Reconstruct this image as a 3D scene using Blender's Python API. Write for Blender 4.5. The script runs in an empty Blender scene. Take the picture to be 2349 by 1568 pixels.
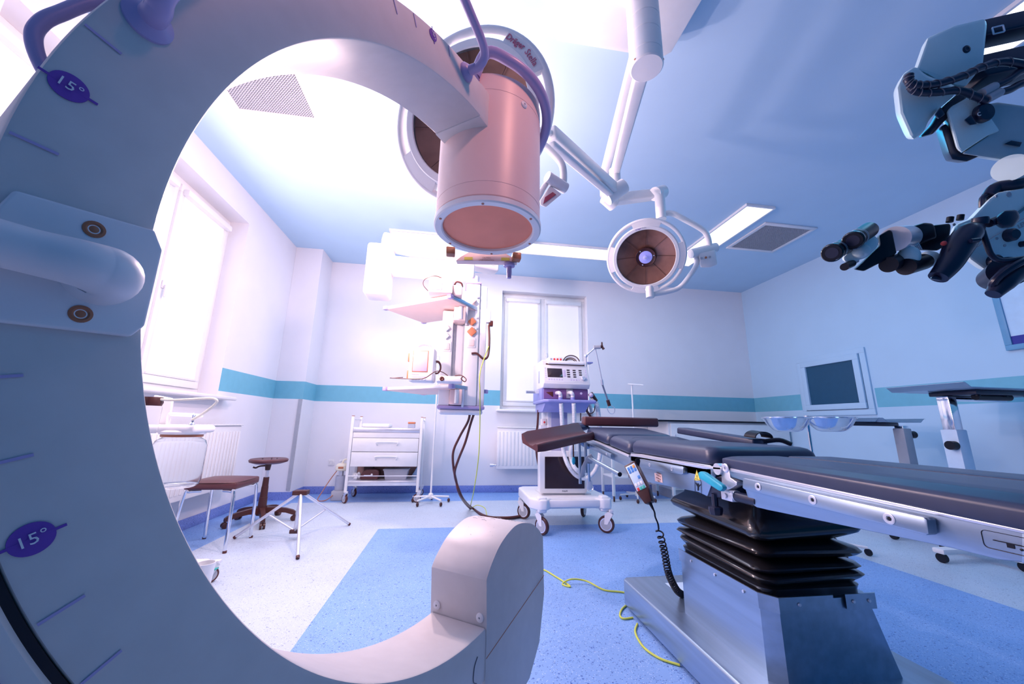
import bpy, bmesh, math, random
from mathutils import Vector, Matrix
random.seed(4)
PI = math.pi
C = bpy.context.scene.collection
V = Vector
# ---------------------------------------------------------------- camera
FPX, YAW, PITCH, ROLL = 857.42242, 0.14631328, 0.21716848, 0.01775791
fw = V((math.sin(YAW)*math.cos(PITCH), math.cos(YAW)*math.cos(PITCH), math.sin(PITCH)))
r0 = V((math.cos(YAW), -math.sin(YAW), 0)); u0 = r0.cross(fw)
rt = r0*math.cos(ROLL) + u0*math.sin(ROLL); up = -r0*math.sin(ROLL) + u0*math.cos(ROLL)
EYE = V((0, 0, 1.0))
cd = bpy.data.cameras.new('camera'); cam = bpy.data.objects.new('camera', cd); C.objects.link(cam)
cd.sensor_width = 36; cd.lens = FPX/2349*36; cd.clip_start = .02
cam.matrix_world = Matrix(((rt.x, up.x, -fw.x, 0), (rt.y, up.y, -fw.y, 0), (rt.z, up.z, -fw.z, 1), (0, 0, 0, 1)))
bpy.context.scene.camera = cam
# measured points: a sight line cut with a plane of the room gives a place in metres
def ray(x, y): return fw + rt*((x-1174.5)/FPX) - up*((y-784)/FPX)
def onz(x, y, z): d = ray(x, y); return EYE + d*((z-1)/d.z)
def ony(x, y, Y): d = ray(x, y); return EYE + d*(Y/d.y)
def onx(x, y, X): d = ray(x, y); return EYE + d*(X/d.x)
def dp(x, y, d): return EYE + ray(x, y)*d
# ---------------------------------------------------------------- materials
MATS = {}
def mat(name, col, rough=.45, metal=0., spec=.5, var=.04, scale=12, bump=0., coat=0., emit=None, es=0., trans=0., ior=1.45, alpha=1., stretch=None):
    m = bpy.data.materials.new(name); m.use_nodes = True; nt = m.node_tree; b = nt.nodes['Principled BSDF']
    tc = nt.nodes.new('ShaderNodeTexCoord'); nz = nt.nodes.new('ShaderNodeTexNoise'); nz.inputs['Scale'].default_value = scale
    nz.inputs['Detail'].default_value = 4
    mp = nt.nodes.new('ShaderNodeMapping'); nt.links.new(tc.outputs['Object'], mp.inputs[0]); nt.links.new(mp.outputs[0], nz.inputs['Vector'])
    if stretch: mp.inputs['Scale'].default_value = stretch
    cr = nt.nodes.new('ShaderNodeValToRGB'); c = V(col)
    cr.color_ramp.elements[0].position = .3; cr.color_ramp.elements[1].position = .7
    cr.color_ramp.elements[0].color = (*[max(0, v*(1-var)) for v in col], 1); cr.color_ramp.elements[1].color = (*[min(1, v*(1+var)) for v in col], 1)
    nt.links.new(nz.outputs['Fac'], cr.inputs[0]); nt.links.new(cr.outputs[0], b.inputs['Base Color'])
    b.inputs['Roughness'].default_value = rough; b.inputs['Metallic'].default_value = metal
    b.inputs['Specular IOR Level'].default_value = spec; b.inputs['Coat Weight'].default_value = coat
    if emit: b.inputs['Emission Color'].default_value = (*emit, 1); b.inputs['Emission Strength'].default_value = es
    if trans: b.inputs['Transmission Weight'].default_value = trans; b.inputs['IOR'].default_value = ior
    if alpha < 1: b.inputs['Alpha'].default_value = alpha
    if bump:
        bn = nt.nodes.new('ShaderNodeBump'); bn.inputs['Strength'].default_value = bump; bn.inputs['Distance'].default_value = .002
        nt.links.new(nz.outputs['Fac'], bn.inputs['Height']); nt.links.new(bn.outputs[0], b.inputs['Normal'])
    MATS[name] = m; return m
def speckle(name, col, dark, light, dens=.16):
    m = mat(name, col, rough=.38, var=.05, scale=2.5); nt = m.node_tree; b = nt.nodes['Principled BSDF']
    tc = nt.nodes.new('ShaderNodeTexCoord'); prev = b.inputs['Base Color'].links[0].from_socket
    for sc, c2, th in ((170, dark, dens), (190, light, dens*.7), (90, dark, dens*.25)):
        vo = nt.nodes.new('ShaderNodeTexVoronoi'); vo.inputs['Scale'].default_value = sc; nt.links.new(tc.outputs['Object'], vo.inputs['Vector'])
        sp = nt.nodes.new('ShaderNodeSeparateColor'); nt.links.new(vo.outputs['Color'], sp.inputs[0])
        a = nt.nodes.new('ShaderNodeMath'); a.operation = 'LESS_THAN'; a.inputs[1].default_value = th; nt.links.new(sp.outputs[0], a.inputs[0])
        d = nt.nodes.new('ShaderNodeMath'); d.operation = 'LESS_THAN'; d.inputs[1].default_value = .42; nt.links.new(vo.outputs['Distance'], d.inputs[0])
        mu = nt.nodes.new('ShaderNodeMath'); mu.operation = 'MULTIPLY'; nt.links.new(a.outputs[0], mu.inputs[0]); nt.links.new(d.outputs[0], mu.inputs[1])
        mx = nt.nodes.new('ShaderNodeMix'); mx.data_type = 'RGBA'; nt.links.new(mu.outputs[0], mx.inputs[0])
        nt.links.new(prev, mx.inputs[6]); mx.inputs[7].default_value = (*c2, 1); prev = mx.outputs[2]
    nt.links.new(prev, b.inputs['Base Color']); return m
def emis(name, col, s):
    m = bpy.data.materials.new(name); m.use_nodes = True; b = m.node_tree.nodes['Principled BSDF']
    b.inputs['Base Color'].default_value = (.8, .8, .8, 1); b.inputs['Emission Color'].default_value = (*col, 1); b.inputs['Emission Strength'].default_value = s
    MATS[name] = m; return m
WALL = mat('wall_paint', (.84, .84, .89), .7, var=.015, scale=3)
CEIL = mat('blue_lit_ceiling_paint', (.50, .71, .91), .75, var=.015, scale=3)  # blue of the light falloff is mixed into the ceiling colour
WALR = mat('blue_lit_wall_paint', (.50, .70, .88), .7, var=.015, scale=3)  # white wall and hatch frames, tinted with the blue light on this side
TEAL = mat('teal_band_paint', (.17, .50, .64), .5, var=.03)
FLW = speckle('pale_vinyl', (.56, .65, .77), (.30, .36, .46), (.85, .88, .93), .12)
FLB = speckle('blue_vinyl', (.23, .42, .80), (.07, .16, .5), (.50, .66, .95), .17)
SKB = speckle('blue_skirting_vinyl', (.20, .28, .66), (.04, .08, .3), (.4, .5, .9), .15)
WHT = mat('white_enamel', (.86, .86, .88), .35, var=.02)
WH2 = mat('white_plastic', (.80, .80, .84), .42, var=.02)
CRM = mat('c_arm_paint', (.68, .64, .64), .42, var=.03, scale=30, bump=.05)
SHELL = mat('flare_pink_shell', (.96, .70, .66), .38, var=.015)  # salmon base puts the pink flare glow into the shell colour
PUR = mat('violet_rail_plastic', (.46, .38, .66), .35, var=.03)
INK = mat('violet_ink', (.16, .05, .42), .5, var=.03)
GRY = mat('grey_plastic', (.42, .44, .5), .5)
DGR = mat('dark_grey_plastic', (.12, .13, .17), .45)
BLK = mat('black_plastic', (.008, .010, .02), .38, spec=.25)
NAVY = mat('navy_black_plastic', (.012, .016, .045), .3)
RUB = mat('black_rubber', (.012, .011, .014), .2, coat=.3)
PAD = mat('slate_upholstery', (.030, .042, .095), .36, var=.06, scale=40, bump=.05)
MAR = mat('flare_maroon_black_upholstery', (.10, .030, .036), .4, var=.06, bump=.05)  # black upholstery, reddened by the flare haze put into its colour
MARP = mat('flare_maroon_black_plastic', (.06, .016, .014), .4)  # black plastic with the same red flare haze in its colour
STL = mat('brushed_steel', (.38, .48, .60), .33, metal=.9, var=.1, scale=30, stretch=(1, .04, 1))
STD = mat('dull_steel', (.30, .34, .42), .4, metal=.8, var=.12, scale=8)
CHR = mat('chrome', (.78, .8, .86), .12, metal=1.)
ALU = mat('aluminium_tube', (.74, .76, .84), .28, metal=.6)
ORG = mat('orange_screen', (.95, .30, .18), .45, var=.04)
ORB = mat('orange_connector', (.75, .25, .12), .5)
SCR = mat('dark_screen', (.035, .018, .024), .16, coat=.4)
SCB = mat('blue_grey_glass', (.02, .09, .17), .35, spec=.3)
LIL = mat('lilac_screen', (.62, .56, .76), .3)
BLU = mat('machine_blue', (.30, .32, .68), .4)
TLV = mat('teal_lever', (.02, .42, .58), .35)
YEL = mat('yellow_label', (.85, .72, .12), .5)
YGC = mat('yellow_green_cable', (.62, .68, .10), .5)
BRC = mat('brown_black_cable', (.10, .022, .018), .4)
HOSE = mat('clear_corrugated_hose', (.80, .82, .84), .3, var=.06, scale=60)
CRH = mat('cream_hose', (.86, .82, .68), .4)
GLS = mat('glass', (.93, .96, .98), .12, trans=1., ior=1.1, var=0, spec=.4)
CLR = mat('clear_box_plastic', (.72, .76, .9), .25, trans=.5, var=.02)
GRILL = mat('vent_grille', (.40, .45, .58), .6)
RED = mat('red_plastic', (.7, .06, .06), .4)
REF = mat('lamp_reflector', (.30, .14, .10), .3, metal=.45, var=.45, scale=5)
RIB = mat('reflector_joint', (.10, .04, .03), .4)
LEN = mat('violet_lens', (.35, .36, .85), .2, emit=(.4, .4, 1), es=.35)
BLIND = mat('roller_blind', (.86, .85, .9), .7, emit=(1, .88, .95), es=.32)  # emission stands for daylight glowing through the cloth
BRD = mat('board_white', (.6, .78, .96), .4)
BRF = mat('board_frame_blue', (.15, .38, .60), .4)
BRN = mat('brown_filter', (.45, .16, .08), .3)
# ---------------------------------------------------------------- mesh builder
class MB:
    def __init__(s): s.v = []; s.f = []; s.m = []
    def add(s, vs, fs, mi=0, M=None):
        n = len(s.v); s.v += [tuple(M @ V(v)) if M else tuple(v) for v in vs]
        s.f += [tuple(i+n for i in f) for f in fs]; s.m += [mi]*len(fs); return s
    def bm(s, bm, mi=0, M=None):
        bm.verts.index_update(); s.add([v.co[:] for v in bm.verts], [[v.index for v in f.verts] for f in bm.faces], mi, M); bm.free(); return s
    def box(s, x0, x1, y0, y1, z0, z1, bev=0, seg=2, mi=0, M=None):
        b = bmesh.new(); vs = [b.verts.new(((x0, x1)[i & 1], (y0, y1)[i >> 1 & 1], (z0, z1)[i >> 2])) for i in range(8)]
        for f in ((0, 2, 3, 1), (4, 5, 7, 6), (0, 1, 5, 4), (2, 6, 7, 3), (0, 4, 6, 2), (1, 3, 7, 5)): b.faces.new([vs[i] for i in f])
        if bev: bmesh.ops.bevel(b, geom=b.edges[:], offset=min(bev, .49*min(abs(x1-x0), abs(y1-y0), abs(z1-z0))), segments=seg, affect='EDGES', profile=.5)
        return s.bm(b, mi, M)
    def prism(s, poly, M, h, bev=0, seg=2, mi=0):
        b = bmesh.new(); lo = [b.verts.new((p[0], p[1], 0)) for p in poly]; hi = [b.verts.new((p[0], p[1], h)) for p in poly]; n = len(poly)
        b.faces.new(lo[::-1]); b.faces.new(hi)
        for i in range(n): b.faces.new((lo[i], lo[(i+1) % n], hi[(i+1) % n], hi[i]))
        bmesh.ops.recalc_face_normals(b, faces=b.faces[:])
        if bev: bmesh.ops.bevel(b, geom=b.edges[:], offset=bev, segments=seg, affect='EDGES', profile=.5, clamp_overlap=True)
        return s.bm(b, mi, M)
    def slab(s, pts, d, th, bev=0, mi=0):   # an outline measured at distance d, th metres deep
        P = [dp(x, y, d) for x, y in pts]; o = P[0]
        c = sum(P, V((0, 0, 0)))/len(P)-EYE; c = c/c.dot(fw); c = fw*.15+c*.85
        M = Matrix(((rt.x, up.x, c.x, o.x), (rt.y, up.y, c.y, o.y), (rt.z, up.z, c.z, o.z), (0, 0, 0, 1)))
        return s.prism([((p-o).dot(rt), (p-o).dot(up)) for p in P], M, th, bev, 2, mi)
    def cyl(s, p0, p1, r0, r1=None, n=24, mi=0):
        r1 = r0 if r1 is None else r1; p0, p1 = V(p0), V(p1); a = (p1-p0).normalized()
        x = a.orthogonal().normalized(); y = a.cross(x); vs = []
        for p, r in ((p0, r0), (p1, r1)): vs += [p+x*(r*math.cos(2*PI*i/n))+y*(r*math.sin(2*PI*i/n)) for i in range(n)]
        return s.add(vs, [(i, (i+1) % n, n+(i+1) % n, n+i) for i in range(n)]+[tuple(range(n))[::-1], tuple(range(n, 2*n))], mi)
    def lathe(s, prof, o, ax=(0, 0, 1), n=40, mi=0, a0=0, a1=2*PI):
        ax = V(ax).normalized(); x = ax.orthogonal().normalized() if abs(ax.z) < .999 else V((1, 0, 0)); y = ax.cross(x); o = V(o)
        full = abs(a1-a0-2*PI) < 1e-4; k = n if full else n+1; vs = []
        for r, z in prof:
            for i in range(k):
                t = a0+(a1-a0)*i/n; vs.append(o+ax*z+x*(r*math.cos(t))+y*(r*math.sin(t)))
        fs = []
        for j in range(len(prof)-1):
            for i in range(n): i2 = (i+1) % k; fs.append((j*k+i, j*k+i2, (j+1)*k+i2, (j+1)*k+i))
        return s.add(vs, fs, mi)
    def tube(s, path, r, n=10, smooth=0, closed=False, mi=0, flat=None):
        P = [V(p) for p in path]
        if smooth: P = cat(P, smooth, closed)
        m = len(P); vs = []; prev = None
        for i, p in enumerate(P):
            t = ((P[(i+1) % m] if closed or i < m-1 else p) - (P[i-1] if closed or i > 0 else p)).normalized()
            x = t.orthogonal().normalized() if prev is None else (prev - t*prev.dot(t)).normalized()
            prev = x; y = t.cross(x); rr = r(i/(m-1)) if callable(r) else r
            vs += [p+x*(rr*math.cos(2*PI*k/n))+y*(rr*math.sin(2*PI*k/n)) for k in range(n)]
        fs = [(j*n+k, j*n+(k+1) % n, ((j+1) % m)*n+(k+1) % n, ((j+1) % m)*n+k) for j in range(m if closed else m-1) for k in range(n)]
        if not closed: fs += [tuple(range(n))[::-1], tuple(range((m-1)*n, m*n))]
        return s.add(vs, fs, mi)
    def ball(s, c, r, sx=1, sy=1, sz=1, n=16, mi=0):
        b = bmesh.new(); bmesh.ops.create_uvsphere(b, u_segments=n, v_segments=n//2+2, radius=1)
        return s.bm(b, mi, Matrix.Translation(V(c)) @ Matrix.Diagonal((r*sx, r*sy, r*sz, 1)))
    def build(s, name, ms, parent=None, label=None, org=None, ang=35):
        me = bpy.data.meshes.new(name); o = bpy.data.objects.new(name, me); C.objects.link(o)
        if parent is not None:
            rootp = parent
            L = V(ROOT[parent.name]); ROOT[o.name] = L; o.parent = parent
        else:
            if org is None:
                xs, ys, zs = zip(*s.v); org = ((min(xs)+max(xs))/2, (min(ys)+max(ys))/2, min(zs))
            L = V(org); ROOT[o.name] = L; o.location = L
        me.from_pydata([(x-L.x, y-L.y, z-L.z) for x, y, z in s.v], [], s.f)
        ms = ms if isinstance(ms, (list, tuple)) else [ms]
        for q in ms: me.materials.append(q)
        me.polygons.foreach_set('material_index', s.m); me.validate()
        bm_ = bmesh.new(); bm_.from_mesh(me); bmesh.ops.recalc_face_normals(bm_, faces=bm_.faces[:]); bm_.to_mesh(me); bm_.free()
        me.polygons.foreach_set('use_smooth', [True]*len(me.polygons)); me.set_sharp_from_angle(angle=math.radians(ang)); me.update()
        if label: o['label'] = label
        return o
ROOT = {}
def cat(P, k, closed=False):
    n = len(P); out = []
    for i in range(n if closed else n-1):
        a = P[i-1] if (i or closed) else P[0]*2-P[1]; b = P[i]; c = P[(i+1) % n]; d = P[(i+2) % n] if (closed or i+2 < n) else c*2-b
        for j in range(k):
            t = j/k; out.append(.5*((2*b)+(c-a)*t+(2*a-5*b+4*c-d)*t*t+(3*b-a-3*c+d)*t**3))
    if not closed: out.append(P[-1])
    return out
def thing(name, loc, label, c, group=None):
    o = bpy.data.objects.new(name, None); C.objects.link(o); o.location = loc; o.empty_display_size = .1
    ROOT[o.name] = V(loc); o['label'] = label; o['category'] = c
    if group: o['group'] = group
    return o
def tag(o, label, c, group=None):
    o['label'] = label; o['category'] = c
    if group: o['group'] = group
    return o
def struct(o, label=None):
    o['kind'] = 'structure'
    if label: o['label'] = label
    return o
def frame(o, x, z=None, y=None):   # matrix from origin, x axis and z (normal) axis
    x = V(x).normalized()
    if z is not None: z = V(z).normalized(); y = z.cross(x).normalized(); z = x.cross(y)
    else: y = V(y).normalized(); z = x.cross(y).normalized(); y = z.cross(x)
    o = V(o); return Matrix(((x.x, y.x, z.x, o.x), (x.y, y.y, z.y, o.y), (x.z, y.z, z.z, o.z), (0, 0, 0, 1)))
def text(s, size, M, m, parent, name='lettering', depth=.0006, bold=0):
    cu = bpy.data.curves.new(name, 'FONT'); cu.body = s; cu.size = size; cu.align_x = 'CENTER'; cu.align_y = 'CENTER'; cu.extrude = depth; cu.offset = bold
    cu.resolution_u = 2
    t = bpy.data.objects.new(name, cu); me = bpy.data.meshes.new_from_object(t); mb = MB()
    mb.add([v.co[:] for v in me.vertices], [tuple(p.vertices) for p in me.polygons], 0, M)
    bpy.data.objects.remove(t); bpy.data.meshes.remove(me)
    return mb.build(name, m, parent)
def arc(c, x, y, r, a0, a1, n=24): return [V(c)+V(x)*(r*math.cos(a0+(a1-a0)*i/n))+V(y)*(r*math.sin(a0+(a1-a0)*i/n)) for i in range(n+1)]
# ---------------------------------------------------------------- the room
XL, XR, YB, YN, ZC = -2.42, 5.213, 5.95, -1.6, 3.493
SZ0, SZ1 = 1.288, 1.527
def grid(us, ws, f, cell):          # wall as cells; cell() gives material index or None for a hole
    mb = MB()
    for i in range(len(us)-1):
        for j in range(len(ws)-1):
            k = cell((us[i]+us[i+1])/2, (ws[j]+ws[j+1])/2)
            if k is None: continue
            mb.add([f(us[i], ws[j]), f(us[i+1], ws[j]), f(us[i+1], ws[j+1]), f(us[i], ws[j+1])], [(0, 1, 2, 3)], k)
    return mb
# floor: pale field, blue inlay, blue border strip
fl = grid([XL, -1.955, -.67, 3.3, 4.92, XR], [YN, 1.0-.35, 4.035, 5.33, YB], lambda u, w: (u, w, 0),
          lambda u, w: 1 if (-.67 < u < 3.3 and .65 < w < 4.035) or u < -1.955 or u > 4.92 or w > 5.33 else 0)
struct(fl.build('floor', [FLW, FLB], org=(0, 0, 0)), 'speckled pale vinyl floor with blue inlaid field and blue border')
# ceiling
ce = MB(); ce.add([(XL, YN, ZC), (XR, YN, ZC), (XR, YB, ZC), (XL, YB, ZC)], [(3, 2, 1, 0)])
struct(ce.build('ceiling', CEIL, org=(0, 0, ZC)))
# back wall with window hole
WX0, WX1, WZ0, WZ1 = .70, 2.18, 1.235, 3.21
bw = grid([XL, WX0, WX1, XR], [0, WZ0, SZ0, SZ1, WZ1, ZC], lambda u, w: (u, YB, w),
          lambda u, w: None if WX0 < u < WX1 and WZ0 < w < WZ1 else (1 if SZ0 < w < SZ1 else 0))
d_ = .2
for a, b in (((WX0, WZ0), (WX0, WZ1)), ((WX0, WZ1), (WX1, WZ1)), ((WX1, WZ1), (WX1, WZ0)), ((WX1, WZ0), (WX0, WZ0))):
    bw.add([(a[0], YB, a[1]), (b[0], YB, b[1]), (b[0], YB+d_, b[1]), (a[0], YB+d_, a[1])], [(0, 1, 2, 3)])
struct(bw.build('wall_back', [WALL, TEAL], org=(0, YB, 0)), 'white back wall with a pale teal band')
# left wall with window hole
LY0, LY1, LZ0, LZ1 = 1.9, 4.28, 1.235, 3.18
lw = grid([YN, LY0, LY1, YB], [0, LZ0, SZ0, SZ1, LZ1, ZC], lambda u, w: (XL, u, w),
          lambda u, w: None if LY0 < u < LY1 and LZ0 < w < LZ1 else (1 if SZ0 < w < SZ1 and u > LY1+.05 else 0))
for a, b in (((LY0, LZ0), (LY0, LZ1)), ((LY0, LZ1), (LY1, LZ1)), ((LY1, LZ1), (LY1, LZ0)), ((LY1, LZ0), (LY0, LZ0))):
    lw.add([(XL, a[0], a[1]), (XL, b[0], b[1]), (XL-.25, b[0], b[1]), (XL-.25, a[0], a[1])], [(0, 1, 2, 3)])
lw2 = lw
struct(lw.build('wall_left', [WALL, TEAL], org=(XL, 2, 0)))
# right wall
TVY0, TVY1, TVZ0, TVZ1 = 3.99, 5.03, 1.20, 2.06
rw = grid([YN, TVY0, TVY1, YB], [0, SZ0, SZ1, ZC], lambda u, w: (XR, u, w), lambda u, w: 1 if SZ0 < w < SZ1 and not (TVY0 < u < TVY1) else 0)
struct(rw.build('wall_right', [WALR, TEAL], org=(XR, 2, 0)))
# boxed corner at the back left
ch = grid([XL+.001, -2.05], [0, .1, SZ0, SZ1, ZC], lambda u, w: (u, 5.5, w), lambda u, w: 1 if SZ0 < w < SZ1 else (2 if w < .1 else 0))
ch2 = grid([5.5, YB], [0, .1, SZ0, SZ1, ZC], lambda u, w: (-2.05, u, w), lambda u, w: 1 if SZ0 < w < SZ1 else (2 if w < .1 else 0))
ch.add(ch2.v, ch2.f); ch.m[-len(ch2.m):] = ch2.m
struct(ch.build('trim_1', [WALL, TEAL, SKB], org=(-2.3, 5.5, 0)), 'boxed-in column in the back left corner')
struct(MB().box(-2.10, -2.055, 5.485, 5.4995, .12, SZ0).build('trim_2', GRY), 'grey strip on the boxed column')
for nm, bx in (('baseboard_back', (-2.05, XR, YB-.012, YB-.0005, 0, .1)), ('baseboard_left', (XL+.0005, XL+.012, YN, 5.5, 0, .1)), ('baseboard_right', (XR-.012, XR-.0005, YN, YB, 0, .1))):
    struct(MB().box(*bx, bev=.004).build(nm, SKB))
# windows
def window(name, M, W, H, cuts, label):   # local x along, y up, z towards room
    o = thing(name, M @ V((W/2, 0, 0)), label, 'window'); del o['category']; struct(o)
    fr = MB()
    for bx in ((0, W, 0, .06, 0, .06), (0, W, H-.06, H, 0, .06), (0, .06, .06, H-.06, 0, .06), (W-.06, W, .06, H-.06, 0, .06)): fr.box(*bx, bev=.006, M=M)
    xs = [.06]+cuts+[W-.06]
    for c_ in cuts: fr.box(c_-.035, c_+.035, .06, H-.06, 0, .065, bev=.006, M=M)
    fr.build('window_frame', WHT, o)
    for i in range(len(xs)-1):
        a, b = xs[i]+(.035 if i else 0), xs[i+1]-(.035 if i < len(xs)-2 else 0)
        sa = MB()
        for bx in ((a, b, .06, .13, .03, .085), (a, b, H-.13, H-.06, .03, .085), (a, a+.06, .13, H-.13, .03, .085), (b-.06, b, .13, H-.13, .03, .085)): sa.box(*bx, bev=.006, M=M)
        s_ = sa.build('sash', WHT, o)
        MB().box(a+.05, b-.05, .12, H-.14, .07, .078, M=M).build('roller_blind', BLIND, o)
        MB().box(a+.02, b-.02, H-.16, H-.10, .08, .14, bev=.012, M=M).build('blind_cassette', WHT, o)
        MB().box(a+.05, b-.05, .13, .15, .078, .095, bev=.004, M=M).build('blind_bottom_bar', WH2, o)
        MB().box(a+.05, b-.05, .12, H-.12, .03, .036, M=M).build('pane', GLS, o)
        if i:
            h = MB().box(a+.012, a+.048, H*.45, H*.45+.07, .085, .10, bev=.004, M=M).box(a+.018, a+.042, H*.45-.08, H*.45+.03, .11, .125, bev=.005, M=M).box(a+.024, a+.036, H*.45+.01, H*.45+.03, .09, .12, M=M)
            h.build('handle', WH2, s_)
    return o
window('window_1', frame((WX0, YB+.2, WZ0), (1, 0, 0), z=(0, -1, 0)), WX1-WX0, WZ1-WZ0, [.72], 'white framed window with closed roller blinds in the back wall')
window('window_2', frame((XL-.25, LY0, LZ0), (0, 1, 0), z=(1, 0, 0)), LY1-LY0, LZ1-LZ0, [.8, 1.55], 'white framed window with closed roller blinds in the left wall')
struct(MB().box(WX0-.06, WX1+.06, YB-.09, YB+.12, WZ0-.04, WZ0-.002, bev=.012, seg=3).build('trim_3', WHT), 'white sill under the back window')
struct(MB().box(XL-.16, XL+.13, LY0, LY1+.12, LZ0-.04, LZ0-.002, bev=.012, seg=3).build('trim_4', WHT), 'white sill under the left window')
# ceiling light strips
def lightbar(x0, x1, y0, y1, label):
    o = thing('ceiling_light', ((x0+x1)/2, (y0+y1)/2, ZC-.03), label, 'ceiling light', 'recessed light strips in the ceiling')
    f = MB(); w = .02
    for bx in ((x0-w, x1+w, y0-w, y0), (x0-w, x1+w, y1, y1+w), (x0-w, x0, y0, y1), (x1, x1+w, y0, y1)): f.box(*bx, ZC-.03, ZC-.001)
    f.build('frame', WHT, o); MB().box(x0, x1, y0, y1, ZC-.022, ZC-.004).build('diffuser', LAMP, o); return o
LAMP = emis('light_diffuser', (.95, .97, 1.0), 2.2)
lightbar(-.95, 2.85, 4.70, 5.02, 'long bright ceiling strip running along the back wall behind the lamps')
a_ = onz(1571, 576, ZC); b_ = onz(1773, 475, ZC)
lightbar(3.17, 3.50, b_.y, 4.98, 'bright ceiling strip beside the small surgical lamp')
c_ = onz(2243, 144, ZC)
lightbar(3.17, 3.50, .25, c_.y+.25, 'bright ceiling strip above the microscope arm at the right')
# ventilation grilles
def grille(x0, x1, y0, y1, label):
    o = thing('ceiling_vent', ((x0+x1)/2, (y0+y1)/2, ZC-.02), label, 'air vent', 'square ceiling air vents')
    f = MB(); w = .05
    for bx in ((x0-w, x1+w, y0-w, y0), (x0-w, x1+w, y1, y1+w), (x0-w, x0, y0, y1), (x1, x1+w, y0, y1)): f.box(*bx, ZC-.018, ZC-.001, bev=.004)
    f.build('frame', WH2, o)
    g = MB().box(x0, x1, y0, y1, ZC-.008, ZC-.002)
    n = 30
    for i in range(n):
        t = y0+(y1-y0)*(i+.5)/n; g.box(x0, x1, t-.004, t+.004, ZC-.014, ZC-.008, mi=1)
        t = x0+(x1-x0)*(i+.5)/n; g.box(t-.004, t+.004, y0, y1, ZC-.014, ZC-.008, mi=1)
    g.build('grille', [GRILL, GRY], o)
v1 = onz(1683, 568, ZC); v3 = onz(1880, 518, ZC)
grille(3.72, 4.36, 3.72, 4.32, 'square air vent in the ceiling beside the short strip light')
grille(-1.86, -1.28, 2.3, 2.88, 'square air vent in the ceiling seen through the ring of the scanner')
grille(3.72, 4.36, .9, 1.5, 'square air vent in the ceiling above the microscope arm')
# observation window in the right wall
o = thing('door_1', (XR-.02, (TVY0+TVY1)/2, TVZ0), 'white framed serving hatch with dark pane in the right wall', 'hatch'); del o['category']; struct(o)
g = MB(); fx = XR-.03
def fr_(g, y0, y1, z0, z1, w, x0, x1):
    for bx in ((y0, y1, z0, z0+w), (y0, y1, z1-w, z1), (y0, y0+w, z0+w, z1-w), (y1-w, y1, z0+w, z1-w)): g.box(x0, x1, *bx, bev=.004)
fr_(g, TVY0+.02, TVY1-.02, TVZ0, TVZ1, .07, XR-.025, XR-.001); g.build('outer_frame', WALR, o)
g = MB(); fr_(g, TVY0+.10, TVY1-.10, TVZ0+.08, TVZ1-.07, .075, XR-.045, XR-.002); g.build('inner_frame', WALR, o)
MB().box(XR-.02, XR-.006, TVY0+.17, TVY1-.17, TVZ0+.15, TVZ1-.14).build('pane', SCB, o)
# notice board at the far right
o = thing('notice_board', (XR-.02, 2.2, 1.77), 'blue framed notice board on the right wall beneath the microscope', 'board')
g = MB(); fr_(g, 1.75, 2.765, 1.77, 2.48, .05, XR-.03, XR-.001); g.build('frame', BRF, o)
MB().box(XR-.015, XR-.002, 1.80, 2.715, 1.82, 2.43).build('panel', BRD, o)
MB().box(XR-.018, XR-.0152, 1.80, 2.715, 1.82, 1.90).build('footer_strip', mat('deep_blue_print', (.01, .02, .30), .5), o)
s_ = MB(); M = frame((XR-.0185, 2.42, 1.86), (0, -1, 0), y=(0, 0, 1))
s_.tube(arc((XR-.0195, 2.42, 1.86), (0, 1, 0), (0, 0, 1), .02, 0, 2*PI, 24)[:-1], .002, 6, closed=True)
for k in range(6): a = k*PI/3; s_.cyl((XR-.0195, 2.42, 1.86), (XR-.0195, 2.42+.02*math.cos(a), 1.86+.02*math.sin(a)), .002, n=6)
s_.build('emblem', BRD, o)
# radiators
def radiator(M, W, H, label, n):   # local x along the wall, y up, z out
    o = thing('radiator', M @ V((W/2, 0, 0)), label, 'radiator', 'white panel radiators under the windows')
    b = MB().box(0, W, 0, H, 0, .05, bev=.01, M=M)
    for i in range(n):
        x = W*(i+.5)/n; b.box(x-W/n*.3, x+W/n*.3, .05, H-.06, .05, .056, bev=.003, M=M)
    b.build('panel', WHT, o)
    t = MB().box(-.01, W+.01, H-.001, H+.012, -.03, .065, bev=.005, M=M)
    for i in range(n): x = W*(i+.5)/n; t.box(x-W/n*.3, x+W/n*.3, H+.012, H+.014, -.02, .05, M=M)
    t.build('top_grille', WHT, o)
    p = MB(); p.cyl(M @ V((-.07, .05, .0)), M @ V((0, .05, .0)), .012, n=12); p.cyl(M @ V((-.07, .05, .0)), M @ V((-.07, .05, -.06)), .01, n=12)
    p.build('pipe', CHR, o); MB().cyl(M @ V((-.095, .05, 0)), M @ V((-.045, .05, 0)), .022, n=16).build('valve', ALU, o)
radiator(frame((.655, YB-.11, .35), (1, 0, 0), z=(0, -1, 0)), 1.45, .6, 'white panel radiator under the back window behind the ventilator', 26)
radiator(frame((XL+.11, 2.9, .32), (0, 1, 0), z=(1, 0, 0)), 1.62, .62, 'white panel radiator on the left wall behind the suction jar', 30)
# sockets
def socket(c, label):
    o = thing('wall_socket', c, label, 'socket', 'double socket by the trolley'); x, y, z = c
    MB().box(x-.04, x+.04, y-.011, y-.001, z-.04, z+.04, bev=.006).build('plate', WHT, o)
    b = MB(); b.lathe([(.026, -.006), (.024, .003), (0, .003)], (x, y-.009, z), (0, 1, 0), 20); b.build('well', GRY, o)
for i, px in enumerate((760, 785)):
    q = ony(px, 1062, YB); socket((q.x, YB, .42), ('left', 'right')[i]+' one of two white sockets on the wall beside the suction pump')
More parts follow.
